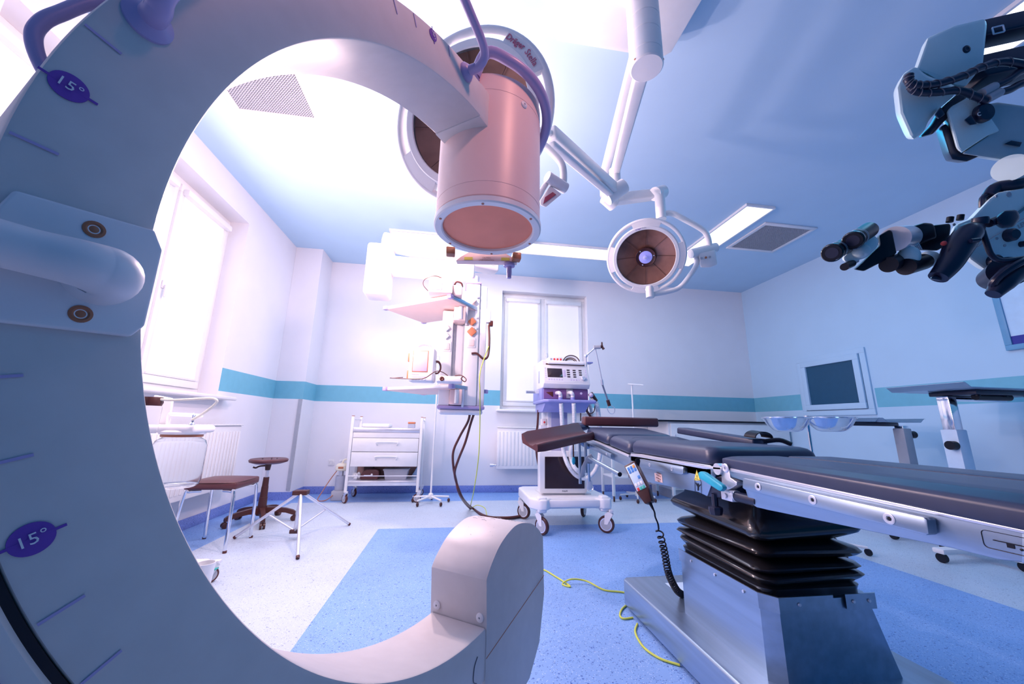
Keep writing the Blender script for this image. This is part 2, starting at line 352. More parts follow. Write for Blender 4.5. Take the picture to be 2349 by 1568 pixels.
# worktop along the back right
o = thing('side_counter', (4.1, 5.6, 0), 'long low white counter with a thin dark top along the back wall', 'counter')
MB().box(2.95, 5.19, 5.25, 5.92, 1.085, 1.108, bev=.004).build('worktop', BLK, o)
MB().box(3.15, 5.19, 5.29, 5.90, .12, 1.085, bev=.004).build('body', WH2, o)
for x0, x1 in ((3.18, 5.16),):
    dd = MB().box(x0, x1, 5.268, 5.289, .15, 1.06, bev=.006).build('door', WHT, o)
    MB().cyl((x0+.05, 5.25, .75), (x0+.05, 5.25, .9), .006, n=10).cyl((x0+.05, 5.25, .76), (x0+.05, 5.27, .76), .005, n=8).cyl((x0+.05, 5.25, .89), (x0+.05, 5.27, .89), .005, n=8).build('handle', ALU, dd)
MB().box(3.15, 5.19, 5.33, 5.88, 0, .12).build('plinth', GRY, o)
# ---------------------------------------------------------------- mobile x-ray C-arm in the foreground
K = .88
CC = V((.0648*K, .9478*K, 1+.194*K)); cd_ = V((.58292, .81253, 0)); cn_ = V((-.81252, .58292, .0035)).normalized(); ce_ = V((0, 0, 1))
RI, RO, TH = .6609*K, .767*K, .1608*K
def P3(a, b, off=0): return CC + cd_*(a*K) + ce_*(b*K) + cn_*off          # scanner plane: along, up, away
def PR(r, ang, off=0): return CC + cd_*(r*math.cos(ang)) + ce_*(r*math.sin(ang)) + cn_*off
rad = math.radians
ca = thing('c_arm_xray_scanner', (CC.x, CC.y, 0), 'large white C-shaped mobile x-ray scanner ring filling the left foreground', 'x-ray scanner')
# the C: section swept along the arc
def sweep(sec, a0, a1, n, name, m, parent, cap=True, label=None):
    mb = MB(); vs = []
    for i in range(n+1):
        t = rad(a0+(a1-a0)*i/n); vs += [PR(r, t, o) for r, o in sec]
    k = len(sec); fs = [(i*k+j, i*k+(j+1) % k, (i+1)*k+(j+1) % k, (i+1)*k+j) for i in range(n) for j in range(k)]
    if cap: fs += [tuple(range(k)), tuple(range(n*k, n*k+k))[::-1]]
    mb.add(vs, fs); return mb.build(name, m, parent, label)
bv = .004
sec = [(RI+bv, 0), (RI+bv*.3, bv*.3), (RI, bv), (RI, TH-bv), (RI+bv, TH), (RO-bv, TH), (RO, TH-bv), (RO, bv), (RO-bv*.3, bv*.3), (RO-bv, 0)]
sweep(sec, 92.5, 274.6, 150, 'c_frame', CRM, ca)
# carriage that grips the C, low at the left
sweep([(RO+.006, .0), (RO+.006, TH+.03), (RO+.14, TH+.03), (RO+.14, -.005), (RO+.009, -.005)], 196, 246, 60, 'carriage', CRM, ca)
sweep([(RO+.0005, .002), (RO+.0005, .01), (RO+.006, .01), (RO+.006, .002)], 196, 252, 60, 'rubber_seal', BLK, ca)
sweep([(RO+.021, -.007), (RO+.021, .004), (RO+.044, .004), (RO+.044, -.007)], 196, 246, 60, 'violet_stripe', INK, ca)
# angle scale
STEP, PH = 5.14656, 187.5203
for k in range(-1, 17):
    if k in (2, 8): continue
    a = rad(PH+(k-5)*STEP); tdir = cd_*(-math.sin(a))+ce_*math.cos(a); rdir = cd_*math.cos(a)+ce_*math.sin(a)
    M = frame(PR((.7361+.7638)/2*K, a, -.0006), -rdir, z=-cn_); L = (.7638-.7361)*K/2
    MB().box(-L, L, -.0011, .0011, 0, .0006, M=M).build('scale_tick', PUR, ca)
for a in (121.3, 116.4, 106.4, 101.4):
    a = rad(a); rdir = cd_*math.cos(a)+ce_*math.sin(a); M = frame(PR(.748*K, a, -.0006), -rdir, z=-cn_)
    MB().box(-.012, .012, -.0011, .0011, 0, .0006, M=M).build('scale_tick', PUR, ca)
for a, s in ((PH-3*STEP, '15°'), (PH+3*STEP, '15°'), (111.4, '30°')):
    a = rad(a); rdir = cd_*math.cos(a)+ce_*math.sin(a); M = frame(PR(.7485*K, a, -.0008), -rdir, z=-cn_)
    bd = MB().lathe([(0, .0006), (.0115, .0006), (.0115, -.0002)], PR(.7485*K, a, -.0006), -cn_, 36); bd.v = [tuple(PR(.7485*K, a, 0)+(V(v)-PR(.7485*K, a, 0))*1.0) for v in bd.v]
    b_o = bd.box(-.017, .017, -.001, .001, 0, .0005, M=M).build('scale_badge', INK, ca)
    text(s, .0115, M @ Matrix.Translation((0, 0, .0018)), WH2, b_o, 'numerals', .0002)
# handle with mounting plate
pl = MB().prism([(-.752*K, -.012*K), (-.663*K, -.004*K), (-.6535*K, -.022*K), (-.6535*K, -.104*K), (-.662*K, -.117*K), (-.74*K, -.122*K), (-.754*K, -.108*K), (-.757*K, -.03*K)],
    Matrix(((cd_.x, 0, -cn_.x, CC.x), (cd_.y, 0, -cn_.y, CC.y), (0, 1, 0, CC.z), (0, 0, 0, 1))), .007, bev=.0025, seg=3).build('handle_plate', WH2, ca)
for a, b in ((-.704, -.024), (-.698, -.104)):
    MB().lathe([(.0072, -.001), (.0068, .0008), (.005, .0010), (.0035, -.0002), (.0015, .0006), (0, .0006)], P3(a, b, -.007), -cn_, 24).build('screw', BRN, ca)
MB().tube([P3(-.692, -.067, -.003), P3(-.6915, -.067, -.018), P3(-.695, -.067, -.028), P3(-.703, -.067, -.032), P3(-.715, -.067, -.034), P3(-.74, -.066, -.028), P3(-.79, -.064, -.022), P3(-.87, -.062, -.02)], lambda t: .0235-.0075*min(1, t*1.4), 28, smooth=8).build('grab_handle', WH2, ca)
# violet hand rail over the top of the ring
fl1 = MB().lathe([(.019, 0), (.019, .003), (.013, .007), (.0105, .009), (.010, .02), (0, .02)], P3(-.706, .222, 0), -cn_, 28).build('rail_flange', PUR, ca)
fl2 = MB().lathe([(.021, 0), (.021, .005), (.015, .012), (.0115, .014), (.010, .03), (0, .03)], P3(-.139, .724, 0), -cn_, 28).build('rail_flange', PUR, ca)
MB().tube([P3(-.706, .222, -.006), P3(-.706, .222, -.022), P3(-.705, .25, -.036), P3(-.66, .40, -.05), P3(-.55, .60, -.06), P3(-.40, .75, -.06), P3(-.30, .80, -.06), P3(-.22, .775, -.062), P3(-.155, .745, -.06), P3(-.139, .724, -.04), P3(-.139, .724, -.008)], .0098, 16, smooth=7).build('hand_rail', PUR, ca)
# loop handle on the outer edge, behind
MB().tube([P3(-.66, .35, .105), P3(-.72, .305, .105), P3(-.748, .252, .105), P3(-.757, .226, .105), P3(-.757, .205, .105), P3(-.746, .18, .105), P3(-.72, .14, .10)], .0062, 16, smooth=7).build('loop_handle', PUR, ca)
# image intensifier
IC = P3(.133, 0, TH/2); ix, iy = IC.x, IC.y; Z0 = 1+.530*.9975*K/.88*.88/K*1.0   # bottom plane found below
Z0 = 1.535; R_ = .1475; ZT = 1.925
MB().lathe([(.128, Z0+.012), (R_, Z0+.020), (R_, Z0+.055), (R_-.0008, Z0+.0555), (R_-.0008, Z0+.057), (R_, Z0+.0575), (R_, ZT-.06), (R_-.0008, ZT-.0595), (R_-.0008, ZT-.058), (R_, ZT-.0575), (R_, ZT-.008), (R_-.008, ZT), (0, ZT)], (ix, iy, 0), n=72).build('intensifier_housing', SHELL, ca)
MB().lathe([(.127, Z0+.022), (.127, Z0+.001), (.131, Z0-.002), (.147, Z0-.002), (R_+.003, Z0+.001), (R_+.003, Z0+.014), (.140, Z0+.019), (.127, Z0+.022)], (ix, iy, 0), n=72).build('intensifier_ring', WHT, ca)
MB().lathe([(0, Z0+.006), (.10, Z0+.0065), (.128, Z0+.009)], (ix, iy, 0), n=60).build('intensifier_window', ORG, ca, label='round orange-brown input window')
for i in range(6):
    t = rad(20+60*i); MB().lathe([(.0035, 0), (.0035, -.0015), (0, -.0015)], (ix+.139*math.cos(t), iy+.139*math.sin(t), Z0-.002), n=14).build('ring_screw', BRN, ca)
for t, dz in ((-105, .085), (-58, .072)):
    t = rad(t); c = V((ix+R_*math.cos(t), iy+R_*math.sin(t), ZT-dz)); MB().lathe([(.010, -.001), (.010, .002), (.007, .004), (.0025, .004), (.0025, 0), (0, 0)], c, (math.cos(t), math.sin(t), 0), 20).build('housing_screw', WH2, ca)
# wedge joining the C to the housing
MB().prism([(-.06, .655), (-.06, .77), (.0, .775), (.06, .76), (.12, .74), (.12, .66)], Matrix(((cd_.x*K, 0, cn_.x, CC.x), (cd_.y*K, 0, cn_.y, CC.y), (0, K, 0, CC.z), (0, 0, 0, 1))) @ Matrix.Translation((0, 0, .001)), TH-.002, bev=.004).build('arm_joint', CRM, ca)
# curved rail around the top of the housing
MB().tube([V((ix+.155*math.cos(t), iy+.155*math.sin(t), ZT-.02)) for t in [rad(-110), rad(-112)]] + [V((ix+.168*math.cos(rad(t)), iy+.168*math.sin(rad(t)), ZT+.035-.0007*(t+100))) for t in range(-100, 61, 20)] + [V((ix+.15*math.cos(rad(66)), iy+.15*math.sin(rad(66)), ZT-.08))], .0145, 16, smooth=5).build('housing_rail', PUR, ca)
# bracket with laser pointer behind the input ring
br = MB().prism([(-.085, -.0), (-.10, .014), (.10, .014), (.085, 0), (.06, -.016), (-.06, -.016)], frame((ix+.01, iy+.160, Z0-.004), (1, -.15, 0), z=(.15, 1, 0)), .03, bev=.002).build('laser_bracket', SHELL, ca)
M = frame((ix+.01, iy+.1585, Z0-.012), (1, -.15, 0), z=(-.15, -1, 0))
MB().box(-.072, -.045, -.004, .006, 0, .0008, M=M).box(.048, .075, -.004, .006, 0, .0008, M=M).build('warning_label', YEL, br)
for s, w in (('CAUTION', .006), ('LASER RADIATION', .0045)): text(s, .006, M @ Matrix.Translation((-.0, (.004 if s[0] == 'C' else -.004), .0006)), BRN, br, 'lettering', .0002)
for sx in (-1, 1): MB().box(ix+sx*.105-.014, ix+sx*.105+.014, iy+.125, iy+.155, Z0-.018, Z0+.006, bev=.003).build('clip', BRN, ca)
MB().lathe([(0, -.052), (.007, -.05), (.0085, -.03), (.008, -.012), (.018, -.010), (.018, -.002), (0, 0)], (ix+.085, iy+.158, Z0-.022), n=24).build('laser_knob', PUR, ca)
# x-ray tube housing at the lower end
KM = Matrix(((cd_.x, 0, cn_.x, CC.x), (cd_.y, 0, cn_.y, CC.y), (0, 1, 0, CC.z), (0, 0, 0, 1)))
prof = [(.055, -.86), (.055, -.658), (.048, -.556), (.055, -.545), (.067, -.531), (.081, -.518), (.101, -.502), (.125, -.489), (.160, -.476), (.199, -.468), (.236, -.469), (.271, -.475), (.305, -.484), (.335, -.497), (.368, -.517), (.398, -.542), (.402, -.632), (.407, -.707), (.37, -.822), (.30, -.88), (.15, -.90)]
pf2 = prof[:2]+[(p.x, p.y) for p in cat([V((a, b, 0)) for a, b in prof[2:16]], 6)]+prof[16:]
MB().prism([(a*K, b*K) for a, b in pf2], KM @ Matrix.Translation((0, 0, -.002)), TH+.004, bev=.0012, seg=2).build('xray_tube_housing', CRM, ca, ang=28)
sm = MB(); a_, b_ = V((.056*K, -.755*K)), V((.404*K, -.60*K))
sm.tube([P3(.056, -.72, -.0022), P3(.405, -.655, -.0022)], .0008, 6); sm.build('panel_seam', BRN, ca)
for off in (.014, TH-.016):
    MB().lathe([(.009, 0), (.009, .002), (.006, .0035), (.002, .0035), (.002, 0), (0, 0)], P3(.0535, -.640, off), -cd_, 22).build('housing_screw', WH2, ca)
MB().tube([P3(.02, -.70, -.0008), P3(.008, -.715, -.0008), P3(.006, -.74, -.0008), P3(.02, -.752, -.0008)], .0008, 6, smooth=5).build('access_cover_seam', DGR, ca)
sc_ = MB()
for i in range(16):
    t = random.random(); a = .09+.2*random.random(); b0 = None
    q = [(x, y) for x, y in prof[7:13]]; j = random.randrange(len(q)-1); u = random.random(); ax_ = q[j][0]+(q[j+1][0]-q[j][0])*u; bx_ = q[j][1]+(q[j+1][1]-q[j][1])*u
    o1 = .01+random.random()*.12; sc_.tube([P3(ax_, bx_+.0004, o1), P3(ax_+.006, bx_+.0008, o1+.008), P3(ax_+.004, bx_+.0006, o1+.016)], .0004, 4)
sc_.build('paint_scratches', GRY, ca)
# column carrying the C, out of view at the left, down to its castors
bm_ = MB().prism([(-1.06*K, -.30*K), (-.80*K, -.62*K), (-.80*K, -1.10*K), (-1.3*K, -1.10*K), (-1.3*K, -.30*K)], KM @ Matrix.Translation((0, 0, TH+.03)), .16, bev=.01).build('stand', CRM, ca)
for a, o_ in ((-.85, .02), (-.85, .28), (-1.25, .02), (-1.25, .28)):
    q = P3(a, 0, o_+.03); MB().cyl((q.x, q.y-.015, .05), (q.x, q.y+.015, .05), .05, n=24).build('castor', BLK, ca)
# ---------------------------------------------------------------- ceiling column and surgical lamps
SX, SY = .885, 1.45
cm = thing('ceiling_lamp_mount', (SX, SY, ZC), 'white ceiling column with square cover plate and two swivel arms', 'lamp mount')
h = .385
MB().prism([(SX-h, SY-h), (SX+h-.04, SY-h), (SX+h, SY-h+.04), (SX+h, SY+h-.05), (SX+h-.05, SY+h), (SX-h+.03, SY+h), (SX-h, SY+h-.03)], Matrix.Translation((0, 0, ZC-.13)), .128, bev=.006).build('cover_plate', WHT, cm)
MB().lathe([(.082, 3.36), (.082, 3.08), (.080, 3.078), (.080, 3.074), (.082, 3.072), (.082, 2.98), (.080, 2.978), (.080, 2.974), (.082, 2.972), (.082, 2.86), (.080, 2.858), (.080, 2.854), (.082, 2.852), (.082, 2.795), (.076, 2.788), (0, 2.786)], (SX, SY, 0), n=48).build('column', WHT, cm)
MB().lathe([(.13, 3.365), (.13, 3.35), (.10, 3.33), (.082, 3.33)], (SX, SY, 0), n=48).build('collar', WHT, cm)
for t in (200, 320): t = rad(t); MB().lathe([(.005, -.001), (.005, .002), (0, .002)], (SX+.082*math.cos(t), SY+.082*math.sin(t), 2.80), (math.cos(t), math.sin(t), 0), 12).build('screw', BRN, cm)
def beam(p, q, w, h, name, m, parent, bev=.012, taper=1.):
    p, q = V(p), V(q); L = (q-p).length; M = frame(p, q-p, y=(0, 0, 1)) ; mb = MB()
    mb.box(0, L, -h/2, h/2, -w/2, w/2, bev=bev, seg=3); c = []
    mb.v = [(x, y*(1-(1-taper)*x/L), z*(1-(1-taper)*x/L)) for x, y, z in mb.v]; mb.v = [tuple(M @ V(v)) for v in mb.v]
    return mb.build(name, m, parent)
J1 = dp(1412, 436, 2.70); J2 = dp(1393, 455, 2.86)
beam((SX, SY+.04, 2.83), (J1.x, J1.y, 2.80), .075, .06, 'swivel_arm', WHT, cm, taper=.8)
beam((SX-.02, SY+.04, 2.93), (J2.x-.02, J2.y, 2.90), .075, .06, 'swivel_arm', WHT, cm, taper=.8)
MB().cyl((J1.x, J1.y, 2.83), (J1.x, J1.y, J1.z+.02), .04, n=28).build('swivel_post', WHT, cm)
MB().cyl((J2.x-.02, J2.y, 2.93), (J2.x-.02, J2.y, J2.z+.02), .034, n=28).build('swivel_post', WHT, cm)
# lamp head: centre, axis (towards what it lights), radius
def lamp_head(t, c, ax, R, side, nsp):
    ax = V(ax).normalized(); c = V(c); x = (side-ax*ax.dot(side)).normalized(); y = ax.cross(x)
    MB().lathe([(0, -.20*R), (.35*R, -.19*R), (.70*R, -.13*R), (.86*R, -.02*R), (.88*R, .06*R), (.85*R, .085*R), (.775*R, .085*R), (.765*R, .07*R)], c, ax, 72).build('lamp_shell', WHT, t)
    rf = MB(); n = 80; vs = []; rs = [.16, .3, .45, .6, .7, .765]
    for r in rs:
        for i in range(n):
            th = 2*PI*i/n; f = abs(math.sin(th*nsp/2)); z = -.13+.16*(r/.765)**2+.012*f*(r-.16); vs.append(c+x*(r*R*math.cos(th))+y*(r*R*math.sin(th))+ax*(z*R))
    fs = [(j*n+i, j*n+(i+1) % n, (j+1)*n+(i+1) % n, (j+1)*n+i) for j in range(len(rs)-1) for i in range(n)]
    rf.add(vs, fs); rf.build('reflector', REF, t)
    dv = MB()
    for i in range(nsp): th = 2*PI*i/nsp; dv.tube([c+(x*math.cos(th)+y*math.sin(th))*(.2*R)+ax*(-.09*R), c+(x*math.cos(th)+y*math.sin(th))*(.5*R)+ax*(-.045*R), c+(x*math.cos(th)+y*math.sin(th))*(.755*R)+ax*(.05*R)], .0015, 5)
    dv.build('reflector_ribs', RIB, t)
    MB().lathe([(.27*R, -.11*R), (.27*R, -.01*R), (.255*R, .01*R), (.24*R, .0), (.175*R, -.01*R), (.175*R, -.04*R)], c, ax, 40).build('bulb_collar', MARP, t)
    MB().lathe([(.178*R, -.02*R), (.172*R, .005*R), (.12*R, .015*R), (.07*R, .03*R), (.05*R, .075*R), (.03*R, .08*R), (0, .08*R)], c, ax, 40).build('bulb_cover', LEN, t)
    MB().lathe([(.024*R, .0), (.024*R, .012*R), (0, .012*R)], c+ax*(.08*R), ax, 16).build('bulb_tip', ALU, t)
    for k in range(3):
        th = rad(40+120*k); MB().lathe([(.02*R, 0), (.016*R, .02*R), (0, .022*R)], c+(x*math.cos(th)+y*math.sin(th))*(.22*R)+ax*(.0), ax, 12).build('bulb_screw', ALU, t)
    # outer rail: ring, joined by four solid webs
    MB().tube([c+x*(R*math.cos(q))+y*(R*math.sin(q)) for q in [2*PI*i/96 for i in range(96)]], .05*R, 14, closed=True).build('outer_ring', WHT, t)
    return c, ax, x, y
def web(t, c, ax, x, y, R, a0, a1):
    mb = MB(); n = 14; vs = []
    for i in range(n+1):
        th = rad(a0+(a1-a0)*i/n); e = x*math.cos(th)+y*math.sin(th)
        vs += [c+e*(.86*R)+ax*(.075*R), c+e*(1.01*R)+ax*(.045*R), c+e*(1.01*R)-ax*(.03*R), c+e*(.86*R)-ax*(.0*R)]
    mb.add(vs, [(i*4+j, i*4+(j+1) % 4, i*4+4+(j+1) % 4, i*4+4+j) for i in range(n) for j in range(4)]+[(0, 1, 2, 3), (n*4+3, n*4+2, n*4+1, n*4)])
    return mb.build('ring_web', WHT, t)
BC = dp(1079, 270, 1.714)
BAX = (EYE-BC).normalized(); BAX = (BAX - rt*.389 + up*.467).normalized()
lt = thing('surgical_lamp', BC, 'large round surgical lamp close behind the scanner intensifier', 'surgical lamp', 'surgical lamps on the ceiling column')
R1 = .375
c, ax, x, y = lamp_head(lt, BC, BAX, R1, up, 8)
def ang_at(px, C0):
    d = ray(*px); tt = (C0-EYE).dot(ax)/d.dot(ax); q = EYE+d*tt-C0; return math.degrees(math.atan2(q.dot(y), q.dot(x)))
A_ = ang_at((1207, 124), BC)
for a in (0, 90, 180, 270): web(lt, c, ax, x, y, R1, A_+a-19, A_+a+19)
def on_ring(c, ax, x, y, R, deg, rr, dz):   # text frame on the ring, reading clockwise
    th = rad(deg); e = x*math.cos(th)+y*math.sin(th); tng = e.cross(ax); return frame(c+e*(rr*R)+ax*dz, tng, z=ax+e*.18)
# find angle of the visible upper right
for s_, px, sz in (('Dräger', (1186, 106), .036), ('Stella', (1223, 140), .038)):
    d = ray(*px); tt = (BC-EYE).dot(ax)/d.dot(ax); q = EYE+d*tt-BC; dg = math.degrees(math.atan2(q.dot(y), q.dot(x)))
    text(s_, sz, on_ring(c, ax, x, y, R1, dg, .93, .068*R1), mat('lamp_lettering_'+s_, (.55, .15, .25), .5), lt, 'lettering', .0008, .0006 if s_[0] == 'D' else 0)
S1 = dp(1262, 306, 1.9)
beam(J1+V((0, 0, -.01)), dp(1262, 306, 1.95), .075, .085, 'spring_arm', WHT, lt, taper=.9)
beam(J1+V((0, .02, -.05)), dp(1264, 330, 1.86), .05, .03, 'spring_arm_cover', WH2, lt, taper=.9)
MB().cyl(dp(1392, 455, 2.66), dp(1432, 425, 2.66), .052, n=32).build('arm_knuckle', WHT, lt)
MB().tube([dp(1262, 306, 1.95), dp(1240, 300, 1.86), dp(1235, 320, 1.84), dp(1262, 345, 1.82), dp(1288, 375, 1.80), dp(1293, 405, 1.80), dp(1291, 428, 1.80)], .017, 14, smooth=6).build('yoke', WHT, lt)
MB().cyl(dp(1255, 405, 1.74), dp(1297, 432, 1.80), .026, n=28).build('yoke_hub', WHT, lt)
MB().tube([dp(1258, 415, 1.78), dp(1246, 432, 1.74), dp(1228, 462, 1.66), dp(1200, 480, 1.62)], .013, 12, smooth=5).build('yoke_lower', WHT, lt)
MB().slab([(1262, 425), (1288, 445), (1252, 475), (1240, 470), (1238, 460)], 1.76, .03, bev=.004).build('control_box', WH2, lt)
MB().slab([(1250, 452), (1268, 440), (1276, 446), (1246, 468)], 1.752, .006, bev=.001).build('control_label', mat('maroon_label', (.35, .06, .12), .4), lt)
# smaller lamp
DS = 2.74; LC = dp(1481, 590, DS)
LAX = (EYE-LC).normalized(); LAX = (LAX + rt*.03 - up*.28).normalized()
l2 = thing('surgical_lamp', LC, 'smaller round surgical lamp with brown reflector hanging right of the scanner', 'surgical lamp', 'surgical lamps on the ceiling column')
R2 = .265
c, ax, x, y = lamp_head(l2, LC, LAX, R2, up, 8)
for a in (0, 90, 180, 270): web(l2, c, ax, x, y, R2, a-22, a+22)
for s_, px in (('Dräger', (1463, 519)), ('Stella', (1477, 517))):
    d = ray(*px); tt = (LC-EYE).dot(ax)/d.dot(ax); q = EYE+d*tt-LC; dg = math.degrees(math.atan2(q.dot(y), q.dot(x)))
    text(s_, .014, on_ring(c, ax, x, y, R2, dg, .82, .088*R2), INK if s_[0] == 'D' else GRY, l2, 'lettering', .0004)
D2 = dp(1512, 445, 2.84); 
beam(J2+V((-.02, 0, -.02)), D2+V((0, 0, 0)), .07, .085, 'spring_arm', WHT, l2, taper=.85)
MB().cyl(dp(1388, 452, 2.80), dp(1408, 470, 2.84), .05, n=32).build('arm_knuckle', WHT, l2)
MB().cyl(dp(1502, 445, 2.80), dp(1520, 440, 2.86), .05, n=32).build('arm_end_knuckle', WHT, l2)
D3 = dp(1517, 503, 2.76)
MB().cyl((D3.x, D3.y, dp(1512, 440, 2.84).z), (D3.x, D3.y, D3.z), .036, n=32).build('drop_tube', WHT, l2)
MB().tube([D3+V((0, 0, .04)), dp(1540, 489, 2.76), dp(1570, 503, 2.75), dp(1612, 527, 2.74), dp(1624, 545, 2.74), dp(1628, 568, 2.74)], .020, 14, smooth=7).build('yoke', WHT, l2)
MB().cyl(dp(1584, 582, 2.72), dp(1642, 567, 2.76), .034, n=28).build('yoke_hub', WHT, l2)
MB().slab([(1603, 580), (1641, 573), (1646, 606), (1630, 613), (1608, 613)], 2.70, .07, bev=.008).build('control_box', WH2, l2)
for px in (1609, 1619, 1628): MB().lathe([(.008, 0), (.008, .004), (.006, .006), (0, .006)], dp(px, 592-(px-1609)*.15, 2.698), -fw, 14).build('push_button', BRN if px == 1619 else GRY, l2)
MB().tube([dp(1596, 585, 2.74), dp(1598, 605, 2.74), dp(1585, 628, 2.74), dp(1560, 658, 2.74), dp(1530, 669, 2.74), dp(1497, 675, 2.74)], .018, 14, smooth=7).build('yoke_lower', WHT, l2)
q = dp(1490, 660, 2.74); MB().lathe([(.024, .01), (.03, -.01), (.026, -.03), (.028, -.032), (.028, -.075), (0, -.077)], q, (0, 0, 1), 24).build('sterile_grip', WHT, l2)
# ---------------------------------------------------------------- ceiling supply pendant
pd = thing('supply_pendant', (.02, 3.5, 1.2), 'white ceiling pendant with two shelves, sockets and hanging column', 'supply pendant')
YP = 3.35
pr_ = ony(1110, 940, YP); pl_ = ony(1003, 940, YP); zt = ony(1085, 650, YP).z; zb = ony(1055, 935, YP).z
x0, x1 = pl_.x, pr_.x; zb = ony(1055, 930, YP).z
MB().box(x0, x0+.10, YP, YP+.20, zb, zt-.28, bev=.012).build('column_side', WHT, pd)
MB().box(x1-.20, x1-.07, YP, YP+.20, zb, zt, bev=.012).build('column_body', WHT, pd)
MB().box(x1-.07, x1, YP+.02, YP+.24, zb, zt-.01, bev=.012).build('column_side', WH2, pd)
MB().box(x0+.09, x1-.19, YP+.06, YP+.19, zb, zt-.2, bev=.004).build('column_back', WH2, pd)
MB().box(x0+.10, x0+.115, YP+.03, YP+.06, zb, zt-.3).box(x1-.215, x1-.2, YP+.03, YP+.06, zb, zt-.3).build('shelf_rail', GRY, pd)
MB().box(x0-.005, x1+.005, YP-.005, YP+.25, zb-.03, zb, bev=.008).build('bottom_trim', PUR, pd)
MB().box(x0+.01, x1-.01, YP+.005, YP+.24, zb-.075, zb-.03, bev=.03, seg=4).build('bottom_cap', WHT, pd)
MB().box(x1-.21, x1-.06, YP-.005, YP+.22, zt, zt+.02, bev=.006).build('top_trim', PUR, pd)
def shelf(corners, z0, th, name):
    P = [onz(a, b, z0) for a, b in corners]
    s_ = MB().prism([(p.x, p.y) for p in P], Matrix.Translation((0, 0, z0)), th, bev=.004).build('shelf', SHELL, pd)
    for p in P[:3]: MB().box(p.x-.02, p.x+.02, p.y-.02, p.y+.02, z0-.003, z0+th+.003, bev=.006).build('corner_cap', PUR, s_)
    return P
# upper and lower shelf: plan of each is a near rectangle turned in the room
def shelf_rect(pc, z, ang, w, d, th, sc):      # pc = front right corner
    x = V((math.cos(ang), math.sin(ang), 0)); y = V((-math.sin(ang), math.cos(ang), 0))
    M = Matrix(((-x.x, y.x, 0, pc.x), (-x.y, y.y, 0, pc.y), (0, 0, 1, z), (0, 0, 0, 1)))
    s_ = MB().box(0, w, 0, d, 0, th, bev=.004, M=M).build('shelf', SHELL, pd)
    for a, b in ((0, 0), (w, 0), (w, d), (0, d)): MB().box(a-.022, a+.022, b-.022, b+.022, -.003, th+.003, bev=.006, M=M).build('corner_cap', PUR, s_)
    MB().box(.03, w-.03, -.008, .0, .005, th-.005, bev=.002, M=M).build('edge_rail', WHT, s_)
    MB().box(-.012, -.004, .03, d-.03, .002, th+.004, bev=.002, M=M).build('side_rail', STL, s_)
    return M
ZU = ony(1032, 680, 3.0).z; ZL = ony(1032, 885, 3.0).z
fu = onz(1033, 684, ZU); fb = onz(885, 710, ZU); fr2 = onz(1105, 722, ZU)
an = math.atan2((fu-fb).y, (fu-fb).x); Mu = shelf_rect(fu, ZU, an, (fu-fb).length, (fr2-fu).length, .032, 1)
gu = onz(1036, 890, ZL); gb = onz(875, 893, ZL)
Ml = shelf_rect(gu, ZL, an, (fu-fb).length*1.02, (fr2-fu).length, .032, 1)
for z in (ZU, ZL):
    b = MB().box(x0+.10, x1-.2, YP-.10, YP+.06, z-.13, z-.002, bev=.006).build('shelf_bracket', SHELL, pd)
    MB().cyl((x0+.16, YP-.102, z-.12), (x0+.16, YP-.102, z-.004), .018, n=16).build('bracket_post', WHT, b)
    MB().prism([(YP-.12, z-.002), (YP+.05, z-.002), (YP+.05, z-.15), (YP-.02, z-.15)], Matrix(((0, 0, 1, x1-.2), (1, 0, 0, 0), (0, 1, 0, 0), (0, 0, 0, 1))), .02, bev=.002).build('bracket_flange', WH2, b)
def outlet(x, z, s, m, rot=45, y=YP):
    M = Matrix.Translation((x, y-.001, z)) @ Matrix.Rotation(rad(rot), 4, 'Y'); o = MB().box(-s, s, -.03, 0, -s, s, bev=.006, M=M).build('gas_connector', m, pd); return o
for px, py, s, m in ((1078, 689, .026, SHELL), (1078, 738, .028, ORB), (1075, 761, .032, ORB)): q = ony(px, py, YP); outlet(x1-.135, q.z, s, m)
for px, py in ((1009, 770), (1007, 752)): q = ony(px, py, YP); outlet(x0+.04, q.z, .024, WH2)
for z_, xx in ((ony(1075, 786, YP).z, x1-.135), (ony(1011, 794, YP).z, x0+.05)):
    s_ = MB().box(xx-.04, xx+.04, YP-.008, YP+.001, z_-.045, z_+.045, bev=.006).build('socket_plate', WHT, pd); MB().box(xx-.026, xx+.026, YP-.016, YP-.008, z_-.03, z_+.03, bev=.004).build('rocker', SHELL, s_)
for k, (px, py) in enumerate(((1085, 681), (1085, 728), (1085, 753))): q = ony(px, py, YP); MB().lathe([(.012, 0), (.012, .006), (.008, .008), (0, .008)], (x1-.09, YP, q.z), (0, -1, 0), 16).build('gas_port', ALU, pd)
# wall hand-piece with coiled cord on the right side
q = ony(1112, 725, YP+.05); MB().box(x1, x1+.035, YP+.0, YP+.06, q.z-.07, q.z+.06, bev=.008).build('handpiece_holder', WHT, pd)
MB().box(x1+.02, x1+.06, YP+.01, YP+.05, q.z-.10, q.z-.05, bev=.004).build('plug', BRC, pd)
